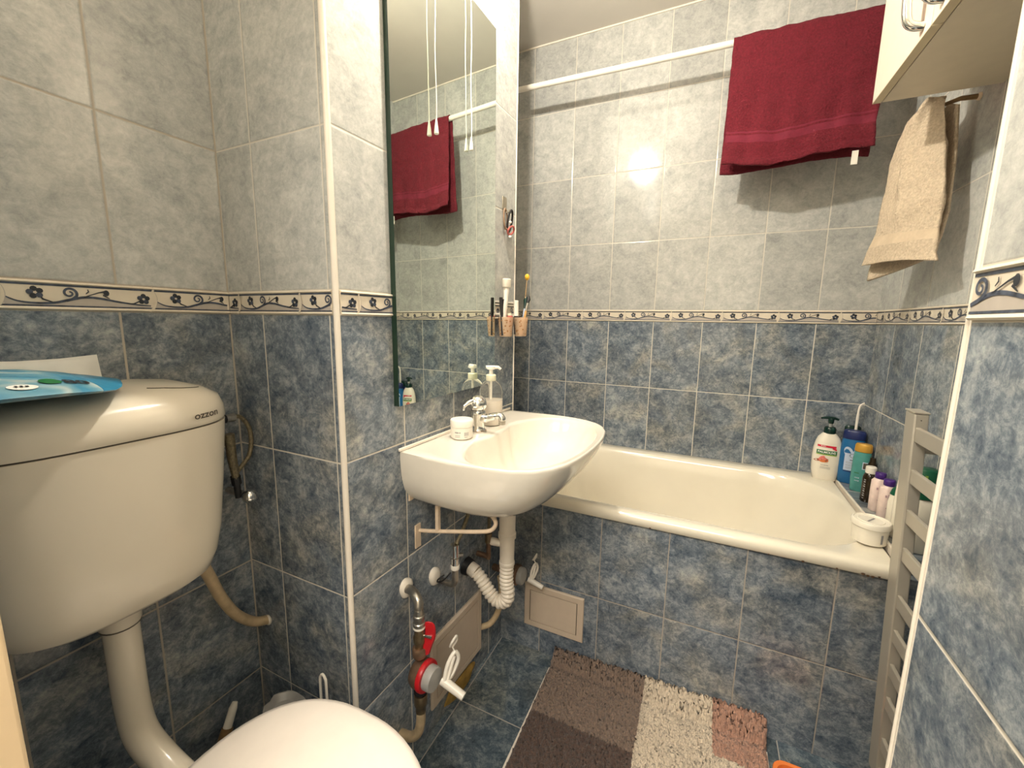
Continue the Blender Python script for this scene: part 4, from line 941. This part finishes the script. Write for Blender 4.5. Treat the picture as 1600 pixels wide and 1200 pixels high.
def patch2(x0, x1, z0, z1, mi, sk=0, nn=8, mm=2, lift=0):
    vs = []
    for j_ in range(mm + 1):
        for i in range(nn + 1):
            x = x0 + (x1 - x0) * i / nn; z = z0 + (z1 - z0) * j_ / mm + sk * (x - x0); p = T2(x, z)
            vs.append((p[0] + lift * math.sin(py), p[1] - lift * math.cos(py), p[2]))
    mb.add(vs, [(j_ * (nn + 1) + i, j_ * (nn + 1) + i + 1, (j_ + 1) * (nn + 1) + i + 1, (j_ + 1) * (nn + 1) + i) for j_ in range(mm) for i in range(nn)], mi)
patch2(-.036, .022, .137, .1445, 0, -.04); patch2(.010, .024, .132, .139, 0, -.5)
patch2(-.037, .026, .110, .125, 1, -.03); patch2(-.037, .026, .106, .1095, 2, -.03)
def lift_T(T, a): 
    def G(x, y):
        p = T(x, y); return (p[0] + a * math.sin(py), p[1] - a * math.cos(py), p[2])
    return G
text_mb(mb, 'PALMOLIVE', .0118, lift_T(lambda x, y: T2(-.006 + x, .1172 + y - .03 * (x + .03)), .0007), 3, bold=.0004, sx=.93)
text_mb(mb, '~~~~~~', .0062, lift_T(lambda x, y: T2(-.018 + x, .1405 + y - .04 * x), .0007), 3, bold=.0002)
def petal(cx, cz, a, l_, w_, mi, lf=.0004):
    G = lift_T(T2, lf); pts = []
    for i in range(14):
        t = 2 * PI * i / 14; x = l_ * math.cos(t); y = w_ * math.sin(t)
        pts.append(G(cx + x * math.cos(a) - y * math.sin(a), cz + x * math.sin(a) + y * math.cos(a)))
    mb.add(pts, [tuple(range(14))], mi)
for i, (dx, dz, a, l_, w_, mi) in enumerate([(-.016, -.004, .2, .013, .005, 5), (-.008, .004, 1.0, .010, .0055, 4), (.0, .005, 1.7, .010, .0055, 4), (.007, .001, 2.4, .010, .005, 4), (.002, -.006, .1, .014, .005, 6), (.010, -.002, .9, .007, .003, 5)]):
    petal(-.014 + dx, .088 + dz, a, l_, w_, mi, .0004 + .00012 * i)
text_mb(mb, '~~~~~~~~~', .0065, lift_T(lambda x, y: T2(-.008 + x, .066 + y - .05 * x), .0004), 7)
for z_ in (.058, .053): patch2(-.022, .010, z_, z_ + .0012, 7, -.05)
mb.build('label_print', [M['pred'], M['pgreen'], M['lgreen'], M['paper'], M['ppink'], M['pbrown'], M['orange'], M['pgrey']], bt, smooth=False)
# blue shower gel with white label
BC = (.5285, 1.897, ZL); by = -.28
b2 = thing('shower_gel_bottle', 'bright blue shower gel bottle with pale winged label in the corner', 'bottle', BC)
p2 = [(0, .031, .017), (.003, .0345, .0195), (.05, .0365, .021), (.12, .0365, .021), (.165, .034, .0195), (.170, .031, .019)]
bloft(b2, 'bottle_body', 'blue', BC, by, p2, 2.8)
bloft(b2, 'flip_cap', 'navy', BC, by, [(.171, .0325, .0195), (.174, .034, .020), (.198, .033, .019), (.203, .029, .017), (.2045, .02, .012)], 2.8)
Tb = faceT(BC, by, lambda x, y: dep(p2, x, max(.001, y)), 0)
mb = MB()
def gridp(T, x0, x1, z0, z1, mi, lf, yw, nn=8, mm=3):
    vs = []
    for j_ in range(mm + 1):
        for i in range(nn + 1):
            p = T(x0 + (x1 - x0) * i / nn, z0 + (z1 - z0) * j_ / mm); vs.append((p[0] + lf * math.sin(yw), p[1] - lf * math.cos(yw), p[2]))
    mb.add(vs, [(j_ * (nn + 1) + i, j_ * (nn + 1) + i + 1, (j_ + 1) * (nn + 1) + i + 1, (j_ + 1) * (nn + 1) + i) for j_ in range(mm) for i in range(nn)], mi)
gridp(Tb, -.020, .026, .052, .118, 0, 0, by)
for sx_ in (-1, 1):
    pts = []
    for i in range(16):
        t = 2 * PI * i / 16; x = .0135 * math.cos(t); y = .022 * math.sin(t); a = -.35 * sx_
        pts.append(Tb(.003 + sx_ * .0125 + x * math.cos(a) - y * math.sin(a), .121 + x * math.sin(a) + y * math.cos(a)))
    mb.add(pts, [tuple(range(16))], 0)
lfT = lambda x, y: tuple(Vector(Tb(x, y)) + Vector((math.sin(by), -math.cos(by), 0)) * .0006)
rg = [(.004 + .010 * math.cos(t), .110 + .008 * math.sin(t)) for t in [2 * PI * i / 20 for i in range(21)]]
for q0, q1 in zip(rg, rg[1:]):
    f_ = lambda q, s_: lfT(.004 + (q[0] - .004) * s_, .110 + (q[1] - .110) * s_)
    mb.add([f_(q0, 1), f_(q1, 1), f_(q1, .85), f_(q0, .85)], [(0, 1, 2, 3)], 1)
text_mb(mb, '~~~~~', .0065, lambda x, y: lfT(.003 + x, .093 + y), 1, bold=.0003)
for z_ in (.084, .080, .074, .070, .064, .060): gridp(Tb, -.015, .020, z_, z_ + .0012, 2, .0005, by, 8, 1)
gridp(Tb, -.020, .010, .047, .0505, 3, .0002, by)
mb.build('label', [M['plav'], M['pblack'], M['pgrey'], M['navy']], b2, smooth=False)
# dark bottle and hooked white straw standing behind
b3 = thing('dark_gel_bottle', 'very dark blue bottle peeking between the soap bottle and the blue one', 'bottle', (.535, 1.952, ZL))
bloft(b3, 'bottle_body', 'navy', (.535, 1.952, ZL), 0, [(0, .026, .010), (.003, .028, .012), (.15, .028, .012), (.175, .024, .011)], 2.6)
bloft(b3, 'cap', 'dgreen', (.535, 1.952, ZL), 0, [(.176, .026, .012), (.205, .025, .011), (.210, .02, .009)], 2.6)
ft = thing('white_hooked_rod', 'thin white rod with bent tip standing behind the blue bottle', 'rod', (.538, 1.929, ZL))
mb = MB(); mb.tube(smoothpath([(.538, 1.929, ZL), (.538, 1.929, .86), (.539, 1.929, .918), (.544, 1.929, .936), (.553, 1.929, .943)], 5), [.0045] * 8 + [.0036] * 8 + [.0028] * 5, 10); mb.build('rod_body', M['whitepl'], ft)
# dark tall bottle behind the teal one
b9 = thing('black_bottle', 'black bottle behind the teal bottle against the side wall', 'bottle', (.551, 1.858, ZL))
bloft(b9, 'bottle_body', 'dark', (.551, 1.858, ZL), 1.57, [(0, .018, .013), (.003, .020, .015), (.14, .020, .015), (.158, .014, .012)], 2.6)
# teal bottle gold cap
TC = (.5365, 1.815, ZL); ty = -.35
b4 = thing('teal_bottle', 'teal shampoo bottle with a gold cap beside the blue bottle', 'bottle', TC)
p4 = [(0, .022, .014), (.003, .0245, .016), (.05, .0265, .0175), (.12, .0260, .017), (.145, .0235, .016)]
bloft(b4, 'bottle_body', 'teal', TC, ty, p4, 2.4)
bloft(b4, 'cap', 'gold', TC, ty, [(.146, .0235, .0165), (.149, .0250, .0172), (.170, .0240, .0165), (.175, .021, .0145), (.176, .012, .009)], 2.3)
Tt = faceT(TC, ty, lambda x, y: dep(p4, x, max(.001, y)), 0); mb = MB()
gridp(Tt, .004, .020, .085, .112, 0, .0001, ty); gridp(Tt, .006, .018, .088, .109, 1, .0004, ty)
text_mb(mb, '~~~~', .0075, lambda x, y: Tt(-.006 + x, .052 + y), 0, bold=.0003)
text_mb(mb, '~~~~', .0075, lambda x, y: Tt(-.006 + x, .041 + y), 0, bold=.0003)
gridp(Tt, -.016, -.002, .068, .071, 2, .0002, ty)
mb.build('label_print', [M['plav'], M['groove'], M['pgreen']], b4, smooth=False)
# dark brown bottle, white cap
DC = (.535, 1.716, ZL)
b5 = thing('brown_bottle', 'small dark brown bottle with a white cap beside the teal bottle', 'bottle', DC)
mb = MB(); mb.lathe([(.018, 0), (.0195, .002), (.0195, .085), (.016, .096), (.0125, .100)], DC); mb.build('bottle_body', M['amber'], b5)
mb = MB(); mb.lathe([(.0145, .100), (.0150, .102), (.0150, .120), (.013, .1225), (.002, .123)], DC); mb.build('cap', M['whitepl'], b5)
TD = cylT(DC, .0198, -PI / 2 - .95); mb = MB()
for z_ in range(9): mb.add([TD(-.003 + i * .003, .012 + z_ * .008) for i in range(3)] + [TD(-.003 + i * .003, .015 + z_ * .008 + (z_ % 2) * .002) for i in range(3)], [(i, i + 1, i + 4, i + 3) for i in range(2)])
mb.build('label_print', M['pgrey'], b5, smooth=False)
b11 = thing('slim_dark_bottle', 'slim black bottle squeezed behind the small brown bottle', 'bottle', (.551, 1.765, ZL))
mb = MB(); mb.lathe([(.012, 0), (.014, .002), (.014, .11), (.009, .125), (.008, .14)], (.551, 1.765, ZL)); mb.build('bottle_body', M['amber'], b11)
# two pale pink bottles with purple caps
for (x, y, h_, lb) in ((.537, 1.640, .124, 'pale pink bottle with a purple cap, the one next to the brown bottle'), (.539, 1.575, .122, 'pale pink bottle with a purple cap, the one nearer the camera')):
    c = (x, y, ZL); b_ = thing('pink_bottle', lb, 'bottle', c, 'pale pink bottles with purple caps')
    pp = [(0, .0175, .014), (.003, .020, .0165), (.06, .021, .0172), (.100, .0205, .017), (.108, .013, .013)]
    bloft(b_, 'bottle_body', 'pinkbody', c, .3, pp, 2.5)
    bloft(b_, 'cap', 'purple', c, .3, [(.1085, .0135, .0135), (.110, .0142, .0142), (.126, .0140, .0140), (.1275, .0125, .0125), (.128, .005, .005)], 2.0)
    Tp = faceT(c, .15, lambda x_, y_: dep(pp, x_, max(.001, y_)) + .0012, 0); mb = MB()
    gridp(Tp, -.008, .005, .055, .085, 0, 0, .15); gridp(Tp, -.014, -.010, .075, .082, 0, 0, .15); gridp(Tp, -.010, .004, .040, .0425, 0, 0, .15); gridp(Tp, -.002, .008, .030, .034, 0, 0, .15)
    mb.build('label_print', M['pinklab'], b_, smooth=False)
# white bottle with slanted green flip top
c = (.540, 1.512, ZL); b7 = thing('white_green_bottle', 'white bottle with a slanted green flip top behind the round tub', 'bottle', c)
bloft(b7, 'bottle_body', 'cwhite', c, .4, [(0, .017, .014), (.003, .0195, .0165), (.08, .020, .017), (.102, .016, .015)], 2.4)
bloft(b7, 'flip_top', 'green', c, .4, [(.1025, .0165, .0155), (.104, .018, .0165), (.118, .014, .0135), (.126, .008, .009), (.127, .003, .003)], 2.2)
# tall white bottle with green stripes and shoulder, partly behind the radiator post
c = (.535, 1.447, ZL); b8 = thing('tall_white_bottle', 'tall white bottle with green stripes just left of the radiator post', 'bottle', c)
p8 = [(0, .021, .017), (.003, .0235, .0195), (.10, .0245, .020), (.165, .022, .018), (.185, .014, .013)]
bloft(b8, 'bottle_body', 'cwhite', c, .2, p8, 2.4)
bloft(b8, 'cap', 'green', c, .2, [(.186, .0145, .0135), (.187, .0165, .0155), (.205, .0155, .0145), (.214, .010, .010), (.215, .003, .003)], 2.2)
T8 = faceT(c, .2, lambda x_, y_: dep(p8, x_, max(.001, y_)) + .001, 0); mb = MB()
def stripe(T, x0, z0, x1, z1, w_, mi):
    mb.add([T(x0, z0), T(x1, z1), T(x1, z1 + w_), T(x0, z0 + w_)], [(0, 1, 2, 3)], mi)
stripe(T8, -.020, .128, -.004, .118, .004, 0); stripe(T8, -.020, .120, -.004, .110, .003, 0); mb.build('label_print', M['pgreen'], b8, smooth=False)
# large white container with dark green cap seen between the radiator bars
c = (.5435, 1.378, ZL); b10 = thing('large_white_bottle', 'large white bottle with dark green cap seen between the radiator bars', 'bottle', c)
bloft(b10, 'bottle_body', 'cwhite', c, 1.57, [(0, .018, .018), (.003, .021, .021), (.10, .022, .021), (.135, .022, .021), (.147, .018, .018)], 3)
bloft(b10, 'cap', 'green', c, 1.57, [(.148, .019, .018), (.150, .0215, .0205), (.225, .0205, .0195), (.228, .018, .017)], 3)
Tc = faceT(c, 0, .0212, 0); mb = MB(); patch(mb, Tc, .002, .012, .178, .194, 0, 2); mb.build('cap_sticker', M['plav'], b10, smooth=False)
mb = MB(); patch(mb, Tc, -.012, -.006, .200, .214, 0, 2); mb.build('cap_mark', M['lgreen'], b10, smooth=False)
# round plastic tub
c = (.458, 1.415, .628); rt = thing('round_tub', 'round white plastic tub with lid on the rim of the bath', 'tub', c)
mb = MB(); mb.lathe([(.036, 0), (.0385, .002), (.0415, .045), (.0415, .048)], c, n=36); mb.build('pot', M['cwhite'], rt)
mb = MB(); mb.lathe([(.0425, .046), (.0445, .048), (.0448, .060), (.0425, .0635), (.0395, .064), (.0385, .062), (.030, .0615), (.029, .063), (.0275, .0615), (.002, .0615)], c, n=36); mb.build('lid', M['cwhite'], rt)
mb = MB(); a = .9
vs = []
for sx_, sy_ in ((-.018, -.0022), (.018, -.0022), (.018, .0022), (-.018, .0022)): vs.append((c[0] + sx_ * math.cos(a) - sy_ * math.sin(a), c[1] + sx_ * math.sin(a) + sy_ * math.cos(a), c[2] + .0622))
mb.add(vs, [(0, 1, 2, 3)]); mb.build('lid_print', M['pgrey'], rt, smooth=False); mb = MB(); T3 = cylT(c, .0412, -PI / 2 + .35)
mb.add([T3(0, .010), T3(.006, .010), T3(.006, .036), T3(0, .036)], [(0, 1, 2, 3)]); mb.build('side_label', M['pgrey'], rt, smooth=False)

# ------------------------------------------------------------------ towel radiator
rd = thing('towel_radiator', 'grey ladder towel radiator beside the tub, half behind the wall corner', 'radiator', (.48, 1.0, .08))
LE = .042      # the frame leans a little: lower end nearer the wall
def RT(x, y, z): return (x + (1.04 - z) * LE, y, z)
def post(y0, y1):
    mb = MB(RT); mb.box(.4325, .458, y0, y1, .09, 1.036); mb.build('post', M['rad'], rd, bevel=.003)
    mb = MB(RT); mb.box(.4315, .459, y0 - .001, y1 + .001, 1.0362, 1.0405); mb.build('post_cap', M['rad'], rd, bevel=.001)
post(1.195, 1.243); post(.70, .748)
for z_ in (1.006, .908, .813, .720, .600, .510, .420, .330, .215, .13):
    mb = MB(RT); mb.box(.4365, .4455, .745, 1.196, z_ - .034, z_); mb.build('rung', M['rad'], rd, bevel=.002)
mb = MB(RT)
for z_ in (.95, .2):
    for y_ in (1.22, .725): mb.tube([(.458, y_, z_), (.5655 - (1.04 - z_) * LE, y_, z_)], .008, 10)
mb.build('wall_brackets', M['rad'], rd)
mb = MB(RT); mb.ball((.4445, 1.1945, 1.022), .0012, 8); mb.build('vent_hole', M['dark'], rd)

# ------------------------------------------------------------------ cabinet
cb = thing('wall_cabinet', 'cream two-door wall cabinet high on the right wall', 'cabinet', (.45, 1.1, 1.78))
mb = MB(); mb.box(.350, .5655, .80, 1.405, 1.780, 2.40); mb.build('body', M['cab'], cb, bevel=.001)
for i, (y0, y1, hy) in enumerate(((1.1005, 1.405, 1.136), (.80, 1.0975, 1.06))):
    mb = MB(); mb.box(.3305, .3475, y0, y1, 1.781, 2.398); d_ = mb.build('door', [M['door']], cb, bevel=.0008)
    mb = MB(); mb.box(.3305, .3475, y0, y1, 1.7795, 1.7808); mb.build('edge_band', M['edge'], d_, smooth=False)
    mb = MB(); mb.tube(smoothpath([(.330, hy, 1.800), (.314, hy, 1.804), (.303, hy, 1.820), (.299, hy, 1.87), (.299, hy, 1.92), (.303, hy, 1.965), (.314, hy, 1.978), (.330, hy, 1.980)], 5), .0078, 12); mb.build('handle', M['chrome'], d_)

# ------------------------------------------------------------------ rod and towels
rodp = lambda x: (x, 1.791 + .010 * x, 2.208 - .017 * x)
mb = MB(); mb.tube([rodp(-1.2), rodp(XE - .001)], .0112, 20)
ro = mb.build('rod_tube', M['whitepl'], None, loc=(0, 1.79, 2.2)); 
rr0 = thing('shower_rod', 'white round rod running across above the bathtub', 'rod', (0, 1.79, 2.2)); ro.parent = rr0; ro.location = (0, 0, 0)
mb = MB(); mb.lathe([(.026, 0), (.026, .004), (.016, .010), (.0125, .012)], rodp(XE - .0005), axis=(-1, 0, 0)); mb.build('wall_flange', M['whitepl'], rr0)

def sheet(rows, cols, fn, mi_fn=None):
    vs = [fn(i / rows, j / cols) for i in range(rows + 1) for j in range(cols + 1)]
    fs, ms = [], []
    for i in range(rows):
        for j in range(cols):
            k = i * (cols + 1) + j; fs.append((k, k + 1, k + cols + 2, k + cols + 1)); ms.append(mi_fn(i / rows, j / cols) if mi_fn else 0)
    return vs, fs, ms
def nz(x, y, s=1.0):
    return math.sin(x * 7.3 * s + 1.1) * math.sin(y * 5.1 * s + .4) * .5 + math.sin(x * 15.7 * s + y * 9.1 * s) * .25 + math.sin(x * 3.1 + y * 13.3 * s + 2) * .25
tw = thing('bath_towel', 'burgundy bath towel folded over the shower rod', 'towel', (.22, 1.79, 1.78))
def burg(i, j):      # i: 0 front hem ... 1 back hem, j along the rod
    x = .004 + .4285 * j; RY, RZ = 1.791 + .01 * x, 2.208 - .017 * x
    tb_ = [(0, .410), (.15, .421), (.33, .431), (.5, .424), (.66, .409), (.85, .404), (1.001, .404)]
    for (a_, p_), (b_, q_2) in zip(tb_, tb_[1:]):
        if a_ <= j < b_: Lf = p_ + (q_2 - p_) * (j - a_) / (b_ - a_)
    Lb = .425 - .014 * j + .006 * math.sin(j * 7); R0 = .0145
    arc = PI * R0; tot = Lf + arc + Lb; s = i * tot
    if s < Lf:
        d = Lf - s; k = d / Lf
        y = RY - R0 - .004 * k - .012 * k * k * (1 + .35 * math.sin(j * 5 + .6)) + .005 * k * nz(x * 3, k * 2) + .003 * k * math.sin(j * 34 + 2 * k)
        if d > Lf - .02: y -= .004
        z = RZ - d
        xx = x + .010 * k * (j - .5) * 2 * .6 + .006 * k * math.sin(k * 3 + j * 3)
    elif s < Lf + arc:
        a = (s - Lf) / R0; y = RY - R0 * math.cos(a); z = RZ + R0 * math.sin(a); xx = x
    else:
        d = s - Lf - arc; k = d / Lb
        y = RY + R0 + .004 * k + .012 * k + .006 * k * nz(x * 3 + 4, k * 2); z = RZ - d
        xx = x - .012 * k * (1 - j) + .004 * k
    return (xx, y, z)
def bm_(i, j):
    d = .418 - i * .8885
    if .082 < .418 - d < .098 or .104 < .418 - d < .108 or .074 < .418 - d < .078: return 1
    return 0
vs, fs, ms = sheet(150, 60, burg, bm_)
mb = MB(); mb.v = vs; mb.f = [list(f) for f in fs]; mb.m = ms
o = mb.build('towel_cloth', [M['burg'], M['burgband']], tw, solid=.0055, angle=70)
tex = bpy.data.textures.new('terry', 'CLOUDS'); tex.noise_scale = .0035
tex2 = bpy.data.textures.new('crease', 'CLOUDS'); tex2.noise_scale = .07
for tx, st in ((tex2, .013), (tex, .0022)):
    md = o.modifiers.new('crease', 'DISPLACE'); md.texture = tx; md.strength = st; md.mid_level = .5
mb = MB(); mb.box(.380, .397, 1.7665, 1.7680, 1.748, 1.79); mb.build('cloth_label', M['cloth'], tw)

ht = thing('hand_towel', 'beige hand towel hanging from a hook just beyond the wall cabinet', 'towel', (.46, 1.50, 1.39))
def bez(tbl, k):
    for a, b_ in zip(tbl, tbl[1:]):
        if a[0] <= k <= b_[0]:
            t = (k - a[0]) / (b_[0] - a[0]); t = t * t * (3 - 2 * t) * .5 + t * .5
            return Vector(a[1:]).lerp(Vector(b_[1:]), t)
    return Vector(tbl[-1][1:])
Lf_ = [(0, .490, 1.502, 1.803), (.05, .479, 1.519, 1.802), (.10, .468, 1.538, 1.797), (.16, .458, 1.576, 1.779), (.24, .450, 1.612, 1.748), (.36, .444, 1.624, 1.690), (.52, .440, 1.616, 1.610), (.76, .431, 1.606, 1.498), (.88, .425, 1.642, 1.455), (1, .418, 1.659, 1.412)]
Rt_ = [(0, .500, 1.499, 1.804), (.28, .500, 1.456, 1.687), (.6, .500, 1.418, 1.556), (.83, .498, 1.410, 1.457), (.92, .496, 1.402, 1.415), (1, .496, 1.384, 1.389)]
def beige(i, j):
    a, b_ = bez(Lf_, i), bez(Rt_, i); p = a.lerp(b_, j)
    n_ = Vector((-.93, -.30, .1)).normalized()
    fold = .016 * math.sin(PI * j) * (1 - .3 * i) + .008 * math.exp(-((j - .45) / .09) ** 2) * (1 - i) * 2 - .012 * math.exp(-((j - .30) / .10) ** 2) * max(0, 1 - i * 1.6)
    p += n_ * fold + n_ * .003 * nz(j * 1.6, i * 2.5)
    if i > .93: p.z += .006 * math.sin(j * PI) * (i - .93) / .07
    return tuple(p)
vs, fs, ms = sheet(90, 44, beige, lambda i, j: 1 if .785 < i < .85 else 0)
mb = MB(); mb.v = vs; mb.f = [list(f) for f in fs]; mb.m = ms
o = mb.build('front_fold', [M['beige'], M['beigeband']], ht, solid=.006, angle=70)
mdf = o.modifiers.new('crease', 'DISPLACE'); mdf.texture = tex2; mdf.strength = .012; mdf.mid_level = .5
R2 = [(0, .524, 1.490, 1.780), (.3, .525, 1.462, 1.655), (.7, .522, 1.443, 1.515), (.85, .518, 1.450, 1.455), (1, .515, 1.47, 1.41)]
L2 = [(0, .510, 1.505, 1.790), (.18, .48, 1.60, 1.745), (.5, .465, 1.63, 1.58), (.85, .447, 1.655, 1.44), (.95, .440, 1.662, 1.395), (1, .436, 1.650, 1.366)]
def beige2(i, j):
    a, b_ = bez(L2, i), bez(R2, i); p = a.lerp(b_, j) + Vector((.9, .35, 0)).normalized() * .008 * math.sin(PI * j)
    return tuple(p)
vs, fs, ms = sheet(50, 20, beige2); mb = MB(); mb.v = vs; mb.f = [list(f) for f in fs]; mb.m = ms
mb.build('back_fold', M['beige'], ht, solid=.006, angle=70)
tr = thing('towel_hook', 'short brown hook on the side wall carrying the beige towel', 'hook', (XE, 1.497, 1.794))
mb = MB(); mb.tube([(XE - .001, 1.497, 1.794), (.53, 1.500, 1.797), (.500, 1.507, 1.790)], [.0065, .0055, .0045], 12); mb.build('bar', M['brownst'], tr)
mb = MB(); mb.lathe([(.009, 0), (.009, .003), (.007, .006)], (XE - .0005, 1.497, 1.794), axis=(-1, 0, 0)); mb.build('wall_plate', M['iron'], tr)

# ------------------------------------------------------------------ rug
def rug(i, j):       # i across x, j along y (0 near, 1 far)
    x = -.418 + (.250 + .418) * i + .010 * (1 - j) * (1 - i) ; y = .56 + .735 * j
    lift = max(0, (j - .935) / .065); hgt = (.030 + .030 * i) * lift ** .9 - .007 * math.exp(-((j - .925) / .014) ** 2)
    y = y - .010 * i * lift * .3
    e = min(i, 1 - i, 1.0) ; edge = min(1, e / .012) * min(1, j / .02 + .0)
    base = .006 + .013 * edge
    return (x, min(y, 1.2865), base + hgt)
NXr, NYr = 210, 235
vs = []; rn = random.Random(5)
for a in range(NXr + 1):
    for b_ in range(NYr + 1):
        i, j_ = a / NXr, b_ / NYr; p = Vector(rug(i, j_)); inner = 0 < a < NXr and 0 < b_
        if inner: p += Vector((rn.uniform(-.0028, .0028), rn.uniform(-.0028, .0014), rn.uniform(-.006, .0075))) * (1.5 if j_ > .94 else 1)
        if b_ == NYr: p.y = min(p.y, 1.287)
        vs.append(tuple(p))
nb = len(vs)
fs = [[a * (NYr + 1) + b_, (a + 1) * (NYr + 1) + b_, (a + 1) * (NYr + 1) + b_ + 1, a * (NYr + 1) + b_ + 1] for a in range(NXr) for b_ in range(NYr)]
rg_ = thing('bath_rug', 'shaggy rug in brown, cream and pink patches on the floor by the bath', 'rug', (-.08, .92, 0))
mb = MB(); mb.v = vs; mb.f = fs; mb.m = [0] * len(fs)
mb.build('pile', M['rug'], rg_, uv=lambda c: (c.x, c.y), angle=180)
mb = MB(); mb.box(-.4195, .2515, .558, 1.24, .0005, .0055); mb.build('backing', M['trim'], rg_, bevel=.001)

# orange basin at the bottom edge
ob = thing('plastic_basin', 'orange plastic basin on the floor at the right of the rug', 'basin', (.33, 1.04, 0))
mb = MB()
def bas(s, z): return rrect(.318 - .072 * s, .318 + .072 * s, 1.06 - .10 * s, 1.06 + .082 * s, .03, z, 6, 0)
mb.loft([bas(.80, .001), bas(.85, .004), bas(.97, .082), bas(1.04, .084), bas(1.06, .088), bas(1.04, .092), bas(.95, .090), bas(.84, .008), bas(.78, .006)]); mb.build('tray', M['orange'], ob)

# ------------------------------------------------------------------ light
w = bpy.data.worlds.new('world'); sc.world = w; w.use_nodes = True
w.node_tree.nodes['Background'].inputs[0].default_value = (1, .92, .80, 1); w.node_tree.nodes['Background'].inputs[1].default_value = .3
def area(nm, loc, rot, sx_, sy_, e, col):
    l = bpy.data.lights.new(nm, 'AREA'); l.shape = 'RECTANGLE'; l.size = sx_; l.size_y = sy_; l.energy = e; l.color = col
    o = bpy.data.objects.new(nm, l); o.location = loc; o.rotation_euler = rot; COL.objects.link(o); return o
hl = area('hall_fill_light', (-.25, -.75, 2.44), (math.radians(12), 0, 0), 1.1, .8, 40, (1, .94, .84))  # unseen fill lamp added behind the camera to raise the room's ambient light

# ------------------------------------------------------------------ camera
f_, yaw, pitch, roll = 642.33, -.43874, .15245, -.014808
cy, sy_, cp, sp_ = math.cos(yaw), math.sin(yaw), math.cos(pitch), math.sin(pitch)
fwd = Vector((sy_ * cp, cy * cp, -sp_)); right = Vector((cy, -sy_, 0)); down = -right.cross(fwd)
cr, sr = math.cos(roll), math.sin(roll)
r_ = cr * right + sr * down; d_ = -sr * right + cr * down
cam = bpy.data.cameras.new('camera'); cam.sensor_fit = 'HORIZONTAL'; cam.sensor_width = 36; cam.lens = f_ * 36 / 1600; cam.clip_start = .01
co = bpy.data.objects.new('camera', cam); COL.objects.link(co)
mw = Matrix.Identity(4)
for i in range(3):
    mw[i][0] = r_[i]; mw[i][1] = -d_[i]; mw[i][2] = -fwd[i]
mw[2][3] = H
co.matrix_world = mw; sc.camera = co
sc.view_settings.view_transform = 'Standard'; sc.view_settings.look = 'None'; sc.view_settings.gamma = 1; sc.view_settings.exposure = .92
sc.view_settings.use_curve_mapping = False
sc.cycles.use_denoising = True
sc.cycles.max_bounces = 10; sc.cycles.diffuse_bounces = 5; sc.cycles.glossy_bounces = 5; sc.cycles.transmission_bounces = 8
sc.cycles.sample_clamp_indirect = 6
